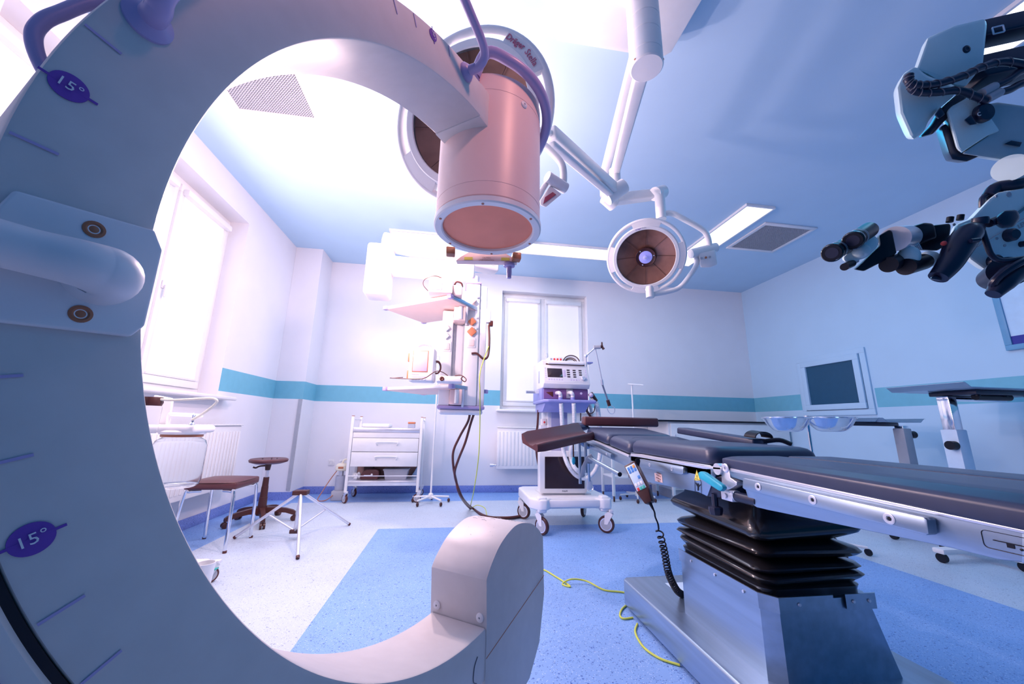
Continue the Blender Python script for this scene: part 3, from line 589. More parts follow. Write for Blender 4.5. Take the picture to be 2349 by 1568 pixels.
# arms and hub towards the ceiling
hb = dp(872, 590, 3.55); A1 = dp(1088, 612, 3.45)
zh = dp(872, 605, 3.5).z
MB().box(hb.x-.10, hb.x+.12, hb.y-.12, hb.y+.12, dp(872, 685, 3.5).z, dp(872, 560, 3.5).z, bev=.03, seg=4).build('hub', WHT, pd)
beam((hb.x+.05, hb.y, zh), (x1-.13, YP+.1, zh-.01), .17, .16, 'lower_arm', WHT, pd, bev=.025)
MB().cyl((x1-.135, YP+.1, zt+.018), (x1-.135, YP+.1, zh-.05), .055, n=28).build('swivel_neck', WHT, pd)
ua = V((hb.x+1.15, hb.y+.35, zh+.22))
beam((hb.x, hb.y, zh+.25), ua, .16, .14, 'upper_arm', WHT, pd, bev=.025)
MB().cyl((ua.x-.08, ua.y-.02, ZC-.03), (ua.x-.08, ua.y-.02, zh+.2), .09, n=32).build('ceiling_tube', WHT, pd)
MB().lathe([(.17, ZC-.001), (.17, ZC-.03), (.10, ZC-.06), (.09, ZC-.06)], (ua.x-.08, ua.y-.02, 0), n=36).build('ceiling_flange', WHT, pd)
# cables from the pendant
def cable(path, r, m, label, c, group=None, sm=8):
    o = MB().tube(path, r, 8, smooth=sm).build('power_cable' if m is BRC else 'ground_cable', m, org=path[0]); return tag(o, label, c, group)
def run(pts, y0, y1=None):
    n = len(pts); return [ony(a, b, y0+(y1-y0)*(i/(n-1))**2 if y1 else y0) for i, (a, b) in enumerate(pts)]
g1 = [ony(1079, 938, 3.45), ony(1074, 965, 3.5), ony(1055, 1000, 3.55), ony(1040, 1035, 3.6), ony(1040, 1070, 3.66), ony(1046, 1100, 3.75), ony(1055, 1135, 3.85), onz(1078, 1165, .012), onz(1110, 1183, .012), onz(1150, 1188, .012), onz(1180, 1187, .012), onz(1207, 1180, .012)]
g2 = [ony(1091, 938, 3.45), ony(1080, 970, 3.5), ony(1067, 1015, 3.55), ony(1051, 1055, 3.62), ony(1043, 1085, 3.68), ony(1050, 1115, 3.78), ony(1064, 1146, 3.9), onz(1084, 1165, .03), onz(1115, 1183, .028), onz(1155, 1186, .028), onz(1185, 1184, .028), onz(1210, 1177, .028)]
cable(g1, .011, BRC, 'dark power cable looping left from the pendant to the ventilator cart', 'cable', 'power cables hanging from the pendant')
cable(g2, .011, BRC, 'dark power cable hanging straighter, right of its twin below the pendant', 'cable', 'power cables hanging from the pendant')
cable([(x1+.03, YP-.005, ony(1108, 790, YP).z), ony(1102, 850, YP-.2), ony(1101, 900, YP-.2), ony(1101, 960, 3.3), ony(1099, 1030, 3.4), ony(1094, 1080, 3.5), ony(1086, 1130, 3.7), onz(1080, 1163, .01), onz(1095, 1158, .05), onz(1112, 1165, .04), onz(1117, 1184, .008)], .0045, YGC, 'thin yellow-green ground wire hanging from the pendant to the floor', 'cable')
cable([onz(1205, 1305, .006), onz(1243, 1305, .006), onz(1275, 1322, .006), onz(1308, 1344, .006), onz(1290, 1339, .006), onz(1310, 1328, .03), onz(1345, 1332, .02), onz(1385, 1352, .006), onz(1425, 1357, .006), onz(1470, 1365, .006)], .005, YGC, 'yellow-green ground wire curling over the blue floor to the table base', 'cable')
cable([onz(1445, 1382, .006), onz(1428, 1395, .006), onz(1422, 1410, .006), onz(1430, 1418, .006), onz(1452, 1416, .006)], .005, YGC, 'short yellow-green wire loop poking out at the front corner of the table base', 'cable')
cable([onz(1462, 1430, .006), onz(1457, 1445, .006), onz(1462, 1462, .006), onz(1480, 1487, .006), onz(1515, 1510, .006), onz(1560, 1525, .006)], .005, YGC, 'longer yellow-green wire bowing out along the side of the table base', 'cable')
c_ = MB().tube([(x1+.02, YP-.0, ony(1108, 745, YP).z), (x1+.028, YP-.012, ony(1110, 780, YP).z), (x1+.02, YP-.012, ony(1108, 815, YP).z), (x1-.02, YP-.014, ony(1100, 823, YP).z), (x1-.08, YP-.016, ony(1085, 811, YP).z), (x1-.13, YP-.016, ony(1078, 811, YP).z)], .010, 8, smooth=8).build('coiled_cord', BRC); tag(c_, 'dark coiled cord looped on the right side of the pendant column', 'cord')
# ---------------------------------------------------------------- operating table
def xs_(X, pts, th, bev=0, mi=0, mb=None, M=None):     # outline on a plane x = X, thickness towards +x
    P = [onx(a, b, X) for a, b in pts]; mb = mb or MB()
    return mb.prism([(p.y, p.z) for p in P], Matrix(((0, 0, 1, X), (1, 0, 0, 0), (0, 1, 0, 0), (0, 0, 0, 1))), th, bev, 2, mi)
def ys_(Y, pts, th, bev=0, mi=0, mb=None):             # outline on a plane y = Y, thickness away from the camera
    P = [ony(a, b, Y) for a, b in pts]; mb = mb or MB()
    return mb.prism([(p.x, p.z) for p in P], Matrix(((1, 0, 0, 0), (0, 0, 1, Y), (0, 1, 0, 0), (0, 0, 0, 1))), th, bev, 2, mi)
ot = thing('operating_table', (1.33, 1.6, 0), 'long operating table with slate cushions on a steel column and black bellows', 'operating table')
# base
MB().prism([(.995, .75), (.995, 2.245), (1.02, 2.27), (1.74, 2.27), (1.76, 2.24), (1.76, .75), (1.74, .72), (1.02, .72)], Matrix.Translation((0, 0, .022)), .133, bev=.012, seg=3).build('base_plate', STL, ot)
for x, y in ((1.08, .85), (1.68, .85), (1.08, 2.15), (1.68, 2.15)): MB().cyl((x, y, 0), (x, y, .03), .03, n=20).build('foot', BLK, ot)
lb = MB().box(1.20, 1.62, 1.99, 2.16, .1555, .1562, bev=.0002).build('base_label', BRD, ot)
for s, sx_, sy_, sz_ in (('OPM', 1.40, 2.06, .085), ('MEDICA', 1.42, 2.125, .03)):
    text(s, sz_, frame((sx_, sy_, .1566), (-1, 0, 0), z=(0, 0, 1)), DGR, lb, 'lettering', .0002)
# column skirt
def loft(rings, n=48):
    mb = MB(); vs = []
    for z, x0, x1, y0, y1, r in rings:
        for k in range(4):
            cx_, cy_ = ((x1-r, y1-r), (x0+r, y1-r), (x0+r, y0+r), (x1-r, y0+r))[k]
            for j in range(n//4): t = PI/2*(k+j/(n/4-1)); vs.append((cx_+r*math.cos(t), cy_+r*math.sin(t), z))
    m = len(rings); mb.add(vs, [(i*n+j, i*n+(j+1) % n, (i+1)*n+(j+1) % n, (i+1)*n+j) for i in range(m-1) for j in range(n)]+[tuple(range(n))[::-1], tuple(range((m-1)*n, m*n))]); return mb
sk = MB(); a = [(1.112, 1.357), (1.15, 1.31), (1.60, 1.31), (1.65, 1.36), (1.66, 1.835), (1.112, 1.835)]; b = [(1.112, 1.357), (1.148, 1.311), (1.51, 1.311), (1.54, 1.35), (1.54, 1.835), (1.112, 1.835)]
n = len(a); sk.add([(x, y, .155) for x, y in a]+[(x, y, .415) for x, y in b], [(i, (i+1) % n, n+(i+1) % n, n+i) for i in range(n)]+[tuple(range(n))[::-1], tuple(range(n, 2*n))]); sk.build('column_cover', STL, ot)
for nm, P in (('collar', [(1.36, 1.302), (1.142, 1.302), (1.104, 1.352), (1.104, 1.84)]), ('collar', [(1.41, 1.302), (1.535, 1.302), (1.545, 1.31)])):
    mb = MB(); m = len(P); vs = [(x, y, z) for z in (.378, .428) for x, y in P]; vs += [(x+.006, y+.006, z) for z in (.378, .428) for x, y in P]
    for i in range(m-1): mb.add([vs[i], vs[i+1], vs[m+i+1], vs[m+i]], [(0, 1, 2, 3)]); mb.add([vs[2*m+i], vs[2*m+i+1], vs[3*m+i+1], vs[3*m+i]], [(0, 1, 2, 3)]); mb.add([vs[m+i], vs[m+i+1], vs[3*m+i+1], vs[3*m+i]], [(0, 1, 2, 3)])
    mb.build(nm, STL, ot)
for x, y in ((1.22, 1.301), (1.44, 1.301), (1.505, 1.301)): MB().lathe([(.006, 0), (.005, .004), (0, .004)], (x, y, .405), (0, -1, 0), 12).build('collar_screw', ALU, ot)
for y in (1.42, 1.58, 1.74): MB().lathe([(.006, 0), (.005, .004), (0, .004)], (1.103, y, .405), (-1, 0, 0), 12).build('collar_screw', ALU, ot)
# bellows, folded rubber
rg = []
def fold(z, o, r=.05): rg.append((z, 1.115-o, 1.525+o, 1.325-o, 1.845+o, r))
for z, o in ((.40, -.004), (.43, -.004), (.445, .004), (.452, -.012), (.462, -.004), (.472, .010), (.480, .016), (.488, .010), (.494, -.02), (.500, .008), (.510, .018), (.520, .010), (.528, -.035), (.538, -.01), (.552, .014), (.563, .022), (.574, .012), (.592, -.045), (.604, -.01), (.622, .022), (.640, .032), (.660, .026), (.69, -.01), (.73, -.03), (.76, -.03)): fold(z, o, .055 if o > 0 else .04)
mb = loft(rg, 64)
mb.v = [(x+.006*math.sin(y*23+z*60)*(1 if .46 < z else 0), y+.005*math.sin(x*19-z*50)*(1 if .46 < z else 0), z+(.012*math.sin(x*8+y*7) if z > .6 else .004*math.sin(x*9+y*5+z*40) if z > .46 else 0)) for x, y, z in mb.v]
mb.build('bellows', RUB, ot, ang=60)
# seat section
xs_(1.045, [(1446, 1040), (1500, 1050), (1612, 1067), (1655, 1070), (1655, 1078), (1640, 1090), (1622, 1138), (1600, 1128), (1510, 1110), (1440, 1096)], .49, bev=.004).build('seat_frame', STL, ot)
xs_(1.03, [(1446, 1040), (1470, 1041), (1612, 1067), (1655, 1071), (1655, 1078), (1612, 1075), (1470, 1049), (1446, 1046)], .015, bev=.003).build('seat_lip', ALU, ot)
br_ = xs_(1.022, [(1464, 1053), (1469, 1052), (1562, 1069), (1567, 1073), (1567, 1086), (1562, 1088), (1464, 1070)], .022, bev=.0015).build('accessory_rail', STL, ot)
for px, py in ((1490, 1066), (1541, 1075)): p = onx(px, py, 1.022); MB().lathe([(.009, -.001), (.009, .0015), (.0045, .0015), (.0045, -.001), (0, -.001)], p, (-1, 0, 0), 20).build('screw', ALU, br_)
MB().box(1.045, 1.535, 1.46, 2.18, .80, .852, bev=.004).build('seat_deck', STL, ot)
def cushion(x0, x1, y0, y1, z0, z1, name, m=PAD, bev=.026, M=None, parent=ot, top=None):
    b = bmesh.new(); i0 = bev*.9; P = [(x0, y0), (x1, y0), (x1, y1), (x0, y1)]
    mid = z0+(z1-z0)*.45; top = top or .045
    def ring(o, z, r):
        out = []
        for (cx_, cy_, a) in ((x1-o-r, y1-o-r, 0), (x0+o+r, y1-o-r, 1), (x0+o+r, y0+o+r, 2), (x1-o-r, y0+o+r, 3)):
            for j in range(7): t = PI/2*(a+j/6); out.append((cx_+r*math.cos(t), cy_+r*math.sin(t), z))
        return out
    R = [ring(.012, z0, .03), ring(.002, z0+.006, .035), ring(0, z0+.015, .036), ring(0, mid, .036), ring(.004, mid+(z1-mid)*.45, .038), ring(.016, mid+(z1-mid)*.8, .042), ring(.032, z1-.002, .045), ring(.05, z1, .045), ring(.11, z1+.001, .05)]
    k = 28; vs = [v for r_ in R for v in r_]; m_ = len(R)
    mb = MB(); mb.add(vs, [(i*k+j, i*k+(j+1) % k, (i+1)*k+(j+1) % k, (i+1)*k+j) for i in range(m_-1) for j in range(k)]+[tuple(range(k))[::-1], tuple(range((m_-1)*k, m_*k))], 0, M)
    return mb.build(name, m, parent, ang=60)
cushion(1.035, 1.545, 1.44, 2.155, .852, .928, 'seat_cushion')
# leg section, tilted a little down towards the camera
LT = Matrix.Translation((0, 1.34, .85)) @ Matrix.Rotation(rad(1.5), 4, 'X') @ Matrix.Translation((0, -1.34, -.85))
lp = MB()
for x0, x1, s in ((1.02, 1.305, 1), (1.585, 1.315, -1)):
    pr = [(x0+s*.006, .846), (x0, .853), (x0, .884), (x0+s*.012, .897), (x0+s*.05, .918), (x0+s*.075, .924), (x0+s*.235, .930), (x0+s*.262, .926), (x1, .895), (x1, .85)]
    lp = MB().prism(pr, LT @ Matrix(((1, 0, 0, 0), (0, 0, -1, 1.372), (0, 1, 0, 0), (0, 0, 0, 1))), 1.25, bev=.008, seg=3)
    q = []
    iv = LT.inverted()
    for v in lp.v:
        w_ = iv @ V(v)
        if w_.y > 1.30: f = (w_.y-1.30)/.072; w_.z = w_.z-max(0, w_.z-.885)*f*.8; w_.x = w_.x+((x0+s*.03-w_.x)*f*.35 if abs(w_.x-x0) < .03 else 0)
        q.append(tuple(LT @ w_))
    lp.v = q; lp.build('leg_cushion', PAD, ot, ang=50)
xs_(1.035, [(1670, 1063), (1676, 1070), (2349, 1209), (2349, 1290), (2290, 1283), (2180, 1256), (1760, 1169), (1735, 1163), (1718, 1150), (1703, 1102), (1678, 1094), (1672, 1082)], .53, bev=.003).build('leg_frame', STL, ot)
xs_(1.035, [(2340, 1208), (2700, 1283), (2700, 1370), (2340, 1290)], .53, bev=.003).build('leg_frame', STL, ot)
xs_(1.026, [(1674, 1073), (2349, 1213), (2700, 1286), (2700, 1300), (2349, 1224), (1674, 1081)], .012, bev=.003).build('leg_lip', ALU, ot)
lr = xs_(1.006, [(1704, 1097), (1708, 1096), (2118, 1186), (2126, 1192), (2130, 1224), (2124, 1227), (1708, 1122), (1703, 1118)], .024, bev=.0015).build('accessory_rail', STL, ot)
for px, py in ((1739, 1116), (1864, 1146), (2040, 1189)): p = onx(px, py, 1.006); MB().lathe([(.0125, -.001), (.0125, .0014), (.011, .002), (.006, .0015), (.005, -.001), (0, -.001)], p, (-1, 0, 0), 24).lathe([(.005, 0), (0, .0005)], p, (-1, 0, 0), 6, mi=1).build('screw', [ALU, BLK], lr)
# pictogram on the leg section
p = onx(2281, 1216, 1.0345); q = onx(2349, 1232, 1.0345)
pg = MB(); c0 = onx(2330, 1250, 1.034); M = frame(c0, (0, -1, 0), z=(-1, 0, 0))
def rrect(w, h, r, n=6): return [(sx*(w-r)+r*math.cos(t), sy*(h-r)+r*math.sin(t)) for (sx, sy, k) in ((1, 1, 0), (-1, 1, 1), (-1, -1, 2), (1, -1, 3)) for t in [PI/2*(k+j/n) for j in range(n+1)]]
pg.tube([M @ V((x, y, 0)) for x, y in rrect(.045, .016, .007)], .0006, 4, closed=True); po = pg.build('pictogram_outline', BLK, ot)
MB().box(-.03, .03, .0, .0015, 0, .0006, M=M).build('pictogram_bar', BLK, po)
MB().box(-.012, -.002, -.007, .0, 0, .0006, M=M).build('pictogram_block', BLK, po)
MB().lathe([(.0022, 0), (0, .0006)], M @ V((.006, -.006, 0)), (-1, 0, 0), 12).build('pictogram_dot', BLK, po)
# hinge between seat and leg section
MB().cyl((1.03, 1.405, .843), (1.06, 1.405, .843), .022, n=28).build('hinge_pin', ALU, ot)
p = onx(1665, 1073, 1.022); MB().lathe([(.0165, 0), (.0165, .003), (.013, .005), (.008, .004), (.005, .004), (.005, .0), (0, 0)], p, (-1, 0, 0), 28).build('pivot_bolt', ALU, ot)
xs_(1.04, [(1655, 1062), (1672, 1062), (1675, 1095), (1690, 1105), (1690, 1112), (1655, 1132), (1655, 1100)], .03, bev=.002).build('hinge_plate', ALU, ot)
xs_(1.05, [(1614, 1100), (1655, 1090), (1658, 1135), (1650, 1142), (1616, 1138)], .12, bev=.006).build('locking_block', NAVY, ot)
MB().cyl(onx(1640, 1078, 1.08), onx(1655, 1105, 1.08)+V((0, 0, -.02)), .03, n=28).build('hinge_barrel', STL, ot)
lv = xs_(1.0, [(1600, 1083), (1606, 1080), (1614, 1083), (1655, 1112), (1658, 1120), (1652, 1127), (1645, 1124), (1602, 1096)], .022, bev=.006).build('release_lever', TLV, ot, label='teal release lever')
kn = MB(); c0 = onx(1640, 1150, 1.05); kn.lathe([(0, -.05), (.022, -.048), (.027, -.03), (.026, -.02), (.012, -.015), (.012, .03)], c0, n=8); kn.build('locking_knob', NAVY, ot)
c0 = onx(1666, 1136, 1.03); MB().box(1.03, 1.06, c0.y-.03, c0.y+.03, c0.z-.018, c0.z+.018, bev=.003).build('actuator_bracket', ALU, ot)
MB().lathe([(.009, 0), (.009, .005), (0, .005)], onx(1664, 1136, 1.029), (-1, 0, 0), 18).build('actuator_pin', ALU, ot)
MB().cyl(onx(1680, 1136, 1.05), onx(1740, 1150, 1.05), .018, n=24).build('actuator_tube', NAVY, ot)
MB().cyl(onx(1676, 1135, 1.05), onx(1692, 1138, 1.05), .020, n=24).build('actuator_collar', ALU, ot)
# labels on the seat frame
yl = xs_(1.0435, [(1592, 1101), (1598, 1077), (1606, 1102)], .0012).build('warning_triangle', YEL, ot, label='yellow warning triangle')
p = onx(1599, 1094, 1.043); text('!', .022, frame((1.0428, p.y, p.z), (0, -1, 0), z=(-1, 0, 0)), BLK, yl, 'exclamation_mark', .0003)
lb = xs_(1.0438, [(1501, 1084), (1518, 1088), (1520, 1107), (1503, 1103)], .001).build('rating_label', SHELL, ot)
M = frame(onx(1510.5, 1095, 1.0432), (0, -1, -.12), z=(-1, 0, 0))
for k, s in enumerate(('WARNING', 'DO NOT SIT', 'ON END OF', 'TABLE')): text(s, .0085, M @ Matrix.Translation((0, .022-.013*k, 0)), BRN, lb, 'lettering', .0002)
pi_ = MB(); M = frame(onx(1601, 1115, 1.0434), (0, -1, -.12), z=(-1, 0, 0)); pi_.tube([M @ V((x, y, 0)) for x, y in rrect(.021, .028, .006)], .0009, 4, closed=True); po = pi_.build('pictogram_outline', BLK, ot)
MB().box(-.003, .003, -.018, .012, 0, .0006, M=M).build('pictogram_post', BLK, po)
for s in (-1, 1): MB().prism([(0, -.006), (s*.017, .010), (s*.015, .013), (0, .0)], M, .0007).build('pictogram_arm', BLK, po)
# back section, raised
BT = Matrix.Translation((0, 2.18, .835)) @ Matrix.Rotation(rad(6.2), 4, 'X') @ Matrix.Translation((0, -2.18, -.835))
MB().box(1.045, 1.535, 2.19, 2.92, .755, .835, bev=.005, M=BT).build('back_frame', STL, ot)
MB().box(1.032, 1.046, 2.18, 2.92, .822, .836, bev=.003, M=BT).build('back_lip', ALU, ot)
ar = MB().box(1.015, 1.032, 2.40, 2.90, .775, .80, bev=.002, M=BT).build('accessory_rail', STL, ot)
for y in (2.47, 2.78): MB().lathe([(.008, 0), (.008, .0015), (.004, .0015), (0, .001)], BT @ V((1.015, y, .7875)), (-1, 0, 0), 16).build('screw', ALU, ar)
cushion(1.04, 1.54, 2.185, 2.50, .838, .912, 'back_cushion', M=BT)
cushion(1.04, 1.54, 2.51, 2.95, .838, .912, 'back_cushion', M=BT)
MB().box(1.03, 1.67, 2.935, 3.02, 1.0, 1.074, bev=.016, seg=4).build('shoulder_bar_cushion', MAR, ot)
MB().box(1.08, 1.50, 2.955, 3.0, .90, .99, bev=.004, M=None).build('shoulder_bar_mount', STL, ot)
MB().ball((1.0, 3.02, .99), .07, 1.3, 1.3, .5).build('head_ring', PAD, ot)
# arm board with hollow top reaching left
A0, A1 = V((.50, 2.50, .852)), V((1.0, 2.815, .925)); ax_ = (A1-A0).normalized(); wv = V((-.532, .845, 0)).normalized(); uv = wv.cross(ax_)*-1
uv = ax_.cross(wv); mb = MB(); vs = []; N = 10; prf = [(-.085, .0), (-.092, .03), (-.090, .054), (-.082, .060), (-.066, .055), (-.035, .028), (0, .020), (.035, .034), (.062, .066), (.082, .078), (.090, .072), (.092, .03), (.085, .0)]
for i in range(N+1):
    t = i/N; w_ = (1 if t > .06 else .8)*(1.0-.18*t)
    for a, b in prf: vs.append(A0+(A1-A0)*t+wv*(a*w_)+uv*((b if i else b*.85+.003)*.95+a*.30))
k = len(prf); mb.add(vs, [(i*k+j, i*k+(j+1) % k, (i+1)*k+(j+1) % k, (i+1)*k+j) for i in range(N) for j in range(k)]+[tuple(range(k)), tuple(range(N*k, N*k+k))[::-1]]); mb.build('arm_board', MAR, ot, label='maroon-black padded arm board with a hollow top', ang=50)
MB().cyl(A1+V((-.08, -.05, -.03)), BT @ V((1.02, 2.84, .775)), .022, n=20).build('arm_board_clamp', STD, ot)
for px, tall in ((1329, 95), (1343, 70)): q = dp(px, 1015, 2.75); MB().cyl(q, q+V((0, 0, -.003*tall)), .011, n=14).build('clamp_rod', STL, ot)
q = dp(1315, 1018, 2.7); MB().cyl(q, q+V((0, 0, -.09)), .005, n=10).build('lever_rod', BRC, ot); MB().ball(q+V((0, 0, -.115)), .028, .45, .45, 1).build('lever_grip', TLV, ot)
qa, qb = dp(1352, 1050, 2.6), dp(1421, 1087, 2.25)
MB().cyl(qa, qb, .0125, n=18).build('head_handle', STL, ot); MB().cyl(qb, qb+(qb-qa).normalized()*.006, .0135, n=18).build('handle_cap', BLK, ot)
MB().slab([(1345, 1047), (1356, 1040), (1362, 1050), (1358, 1064), (1346, 1063), (1339, 1095), (1330, 1096), (1334, 1070)], 2.62, .02, bev=.004).build('clamp_plate', GRY, ot)
MB().cyl(dp(1350, 1062, 2.62), dp(1352, 1103, 2.62), .008, n=12).build('clamp_screw', STL, ot); MB().slab([(1347, 1100), (1358, 1102), (1360, 1118), (1352, 1124), (1345, 1120)], 2.62, .014, bev=.003).build('clamp_key', WH2, ot)
# arm board on the far side with its strap
qa, qb = dp(1566, 984, 2.62), dp(1745, 1012, 2.02); d_ = (qb-qa).normalized()
mb = MB(); M = frame(qa, d_, z=(0, 0, 1)); mb.box(0, (qb-qa).length, -.05, .05, -.03, .012, bev=.01, seg=3, M=M); mb.build('arm_board', PAD, ot)
mb = MB(); c0 = dp(1740, 1003, 2.03); M = frame(c0, d_, z=(0, 0, 1)); n = 16; vs = []
for i in range(n+1):
    t = PI*i/n
    for r in (.052, .058): vs += [M @ V((-.035, r*1.05*math.cos(t), r*.6*math.sin(t))), M @ V((.035, r*1.05*math.cos(t), r*.6*math.sin(t)))]
for i in range(n): a = i*4; mb.add([vs[a+j] for j in (0, 1, 5, 4)], [(0, 1, 2, 3)]); mb.add([vs[a+j] for j in (2, 3, 7, 6)], [(0, 1, 2, 3)]); mb.add([vs[a+j] for j in (0, 2, 6, 4)], [(0, 1, 2, 3)]); mb.add([vs[a+j] for j in (1, 3, 7, 5)], [(0, 1, 2, 3)])
mb.build('arm_strap', BLK, ot)
MB().tube([c0+V((.0, -.03, -.02)), c0+V((.06, -.07, -.01)), c0+V((.1, -.1, -.03))], .012, 10, smooth=4).build('strap_end', BLK, ot)
# hand control on its coiled cable
hc = thing('table_hand_control', onx(1470, 1100, 1.0), 'black hand control with coloured keys hanging from the table rail', 'hand control')
T0, T1, B0, B1 = dp(1430, 1063, 1.93), dp(1460, 1056, 1.99), dp(1492, 1157, 1.80), dp(1480, 1150, 1.80)
ax_ = (dp(1487, 1152, 1.80)-dp(1443, 1062, 1.93)); L = ax_.length; ax_.normalize(); top = dp(1443, 1062, 1.93)
fx = V((-.62, -.78, 0)); fx = (fx-ax_*fx.dot(ax_)).normalized(); sx_ = ax_.cross(fx); M = Matrix(((sx_.x, -ax_.x, fx.x, top.x), (sx_.y, -ax_.y, fx.y, top.y), (sx_.z, -ax_.z, fx.z, top.z), (0, 0, 0, 1)))
MB().prism([(-.031, .0), (.031, 0), (.031, -L*.72), (.018, -L), (-.018, -L), (-.031, -L*.72)], M @ Matrix.Translation((0, 0, -.055)), .055, bev=.004).build('housing', MARP, hc)
fp = MB().prism([(-.026, -.010), (.026, -.010), (.026, -L*.68), (-.026, -L*.68)], M @ Matrix.Translation((0, 0, .0002)), .0012, bev=.0003).build('key_panel', BRD, hc)
K_ = [(.08, -1, 'b'), (.08, 0, 'b'), (.08, 1, 'o'), (.16, -1, 'b'), (.16, 0, 'b'), (.16, 1, 'b'), (.36, 1, 'b'), (.50, -1, 'w'), (.50, 0, 'w'), (.50, 1, 'w'), (.61, -1, 'r'), (.61, 0, 'g'), (.61, 1, 'g')]
kc = {'b': mat('blue_key', (.08, .3, .75), .4), 'o': mat('orange_key', (.9, .4, .1), .4), 'w': WHT, 'r': RED, 'g': mat('green_key', (.05, .5, .4), .4)}
for f, c_, k_ in K_: MB().box(-.006-c_*.015, .006-c_*.015, -L*f-.016, -L*f, .001, .0028, bev=.0008, M=M).build('key', kc[k_], fp)
MB().slab([(1457, 1052), (1466, 1050), (1469, 1056), (1466, 1072), (1461, 1070)], 1.93, .012, bev=.003).build('hook', BLK, hc)
e = M @ V((0, -L, -.028)); path = [e, e+ax_*.05, dp(1503, 1185, 1.80), dp(1509, 1208, 1.79)]
MB().tube([e-ax_*.005, e+ax_*.03], lambda t: .009-.004*t, 12).build('strain_relief', BLK, hc)
s0, s1, s2, s3 = dp(1511, 1212, 1.79), dp(1524, 1265, 1.80), dp(1534, 1315, 1.81), dp(1552, 1352, 1.86); s4 = dp(1570, 1366, 1.93)
core = cat([s0, s1, s2, s3, s4], 60); n = len(core); turns = 30; co = []
for i in range(n*4):
    t = i/(n*4-1); u_ = t*(n-1); j = int(min(u_, n-2)); c0 = core[j].lerp(core[j+1], u_-j); tg = (core[min(j+1, n-1)]-core[max(j-1, 0)]).normalized(); a_ = tg.orthogonal().normalized(); b_ = tg.cross(a_)
    w2 = 2*PI*turns*(t**1.35); rr = .0145*(1 if t > .02 else t/.02); co.append(c0+a_*(rr*math.cos(w2))+b_*(rr*math.sin(w2)))
MB().tube([e, e+ax_*.04, dp(1503, 1185, 1.80), dp(1509, 1200, 1.79), s0], .004, 8, smooth=6).tube(co, .0036, 6).build('coiled_cable', BLK, hc, ang=80)
# ---------------------------------------------------------------- ventilator tower on its cart
vt = thing('ventilator_cart', (1.15, 4.05, 0), 'white ventilator on a wheeled cart with monitor and hanging corrugated hoses', 'ventilator')
def castor(t, x, y, r, th, m, rim, name='castor', ang=0., fork=WH2):
    d = V((math.cos(ang), math.sin(ang), 0)); n_ = V((-math.sin(ang), math.cos(ang), 0)); c = V((x, y, r))
    o = MB().lathe([(r*.45, -th/2), (r*.93, -th/2), (r, -th*.3), (r, th*.3), (r*.93, th/2), (r*.45, th/2)], c, n_, 30).build(name, m, t)
    MB().lathe([(0, -th*.52), (r*.75, -th*.52), (r*.75, th*.52), (0, th*.52)], c, n_, 24).lathe([(r*.62, -th*.56), (0, -th*.56)], c, n_, 20, mi=1).lathe([(0, th*.56), (r*.62, th*.56)], c, n_, 20, mi=1).build('hub', [rim, GRY], o)
    f = MB()
    for s in (-1, 1): f.prism([(-r*.2, 0), (r*.2, 0), (r*.9, r*1.25), (r*.3, r*1.5), (-r*.1, r*1.2)], Matrix(((d.x, 0, n_.x, c.x+n_.x*(s*th*.62-.002)), (d.y, 0, n_.y, c.y+n_.y*(s*th*.62-.002)), (0, 1, 0, c.z), (0, 0, 0, 1))), .004)
    f.box(c.x+d.x*r*.6-.018, c.x+d.x*r*.6+.018, c.y+d.y*r*.6-.018, c.y+d.y*r*.6+.018, r*2.3, r*2.75, bev=.004)
    f.build('fork', fork, o); return o
for x, y, a in ((.86, 3.70, 2.2), (1.50, 3.72, -.6), (.80, 4.32, 2.4), (1.50, 4.38, 1.)): castor(vt, x, y, .078, .034, MARP, ALU, ang=a)
MB().prism([(.80, 3.70), (.84, 3.66), (.90, 3.66), (.96, 3.74), (1.40, 3.74), (1.46, 3.68), (1.54, 3.68), (1.57, 3.74), (1.57, 4.40), (1.53, 4.46), (.80, 4.46), (.75, 4.40), (.75, 3.78)], Matrix.Translation((0, 0, .215)), .10, bev=.018, seg=3).build('cart_base', WHT, vt)
MB().box(.90, 1.44, 3.70, 3.735, .235, .30, bev=.01).build('base_front_panel', WH2, vt)
for x, y in ((.86, 3.72), (1.49, 3.74)): MB().box(x-.045, x+.045, y-.045, y+.045, .19, .335, bev=.02, seg=3).build('base_corner', WHT, vt)
ZB_ = .315
mo = ys_(3.87, [(1238, 1038), (1242, 1035), (1341, 1034), (1346, 1037), (1347, 1127), (1343, 1131), (1242, 1131), (1238, 1128)], .10, bev=.006).build('bedside_monitor', WHT, vt)
ys_(3.866, [(1250, 1047), (1341, 1047), (1341, 1120), (1250, 1120)], .006).build('screen', SCR, mo)
text('PHILIPS', .018, frame(ony(1296, 1126, 3.869), (1, 0, 0), z=(0, -1, 0)), DGR, mo, 'lettering', .0004, .0003)
ys_(3.89, [(1246, 1131), (1342, 1131), (1342, 1139), (1250, 1139)], .12, bev=.004).build('monitor_foot', GRY, vt)
MB().box(.90, 1.42, 3.90, 4.2, ZB_, .33, bev=.004).build('monitor_shelf', WH2, vt)
kn = ony(1353, 1118, 3.85); MB().lathe([(.034, 0), (.034, .02), (.028, .03), (.02, .025), (.018, .022), (0, .02)], kn, (0, -1, 0), 28).build('trim_knob', ALU, mo)
# column
xa, xb = ony(1256, 960, 4.0).x, ony(1300, 960, 4.0).x
MB().box(xa, xb, 3.99, 4.3, .33, 1.18, bev=.01).build('column', WH2, vt)
MB().box(xa+.035, xb, 3.975, 3.99, .4, 1.15, bev=.003).build('column_cover', mat('lilac_grey_cover', (.46, .46, .66), .45), vt)
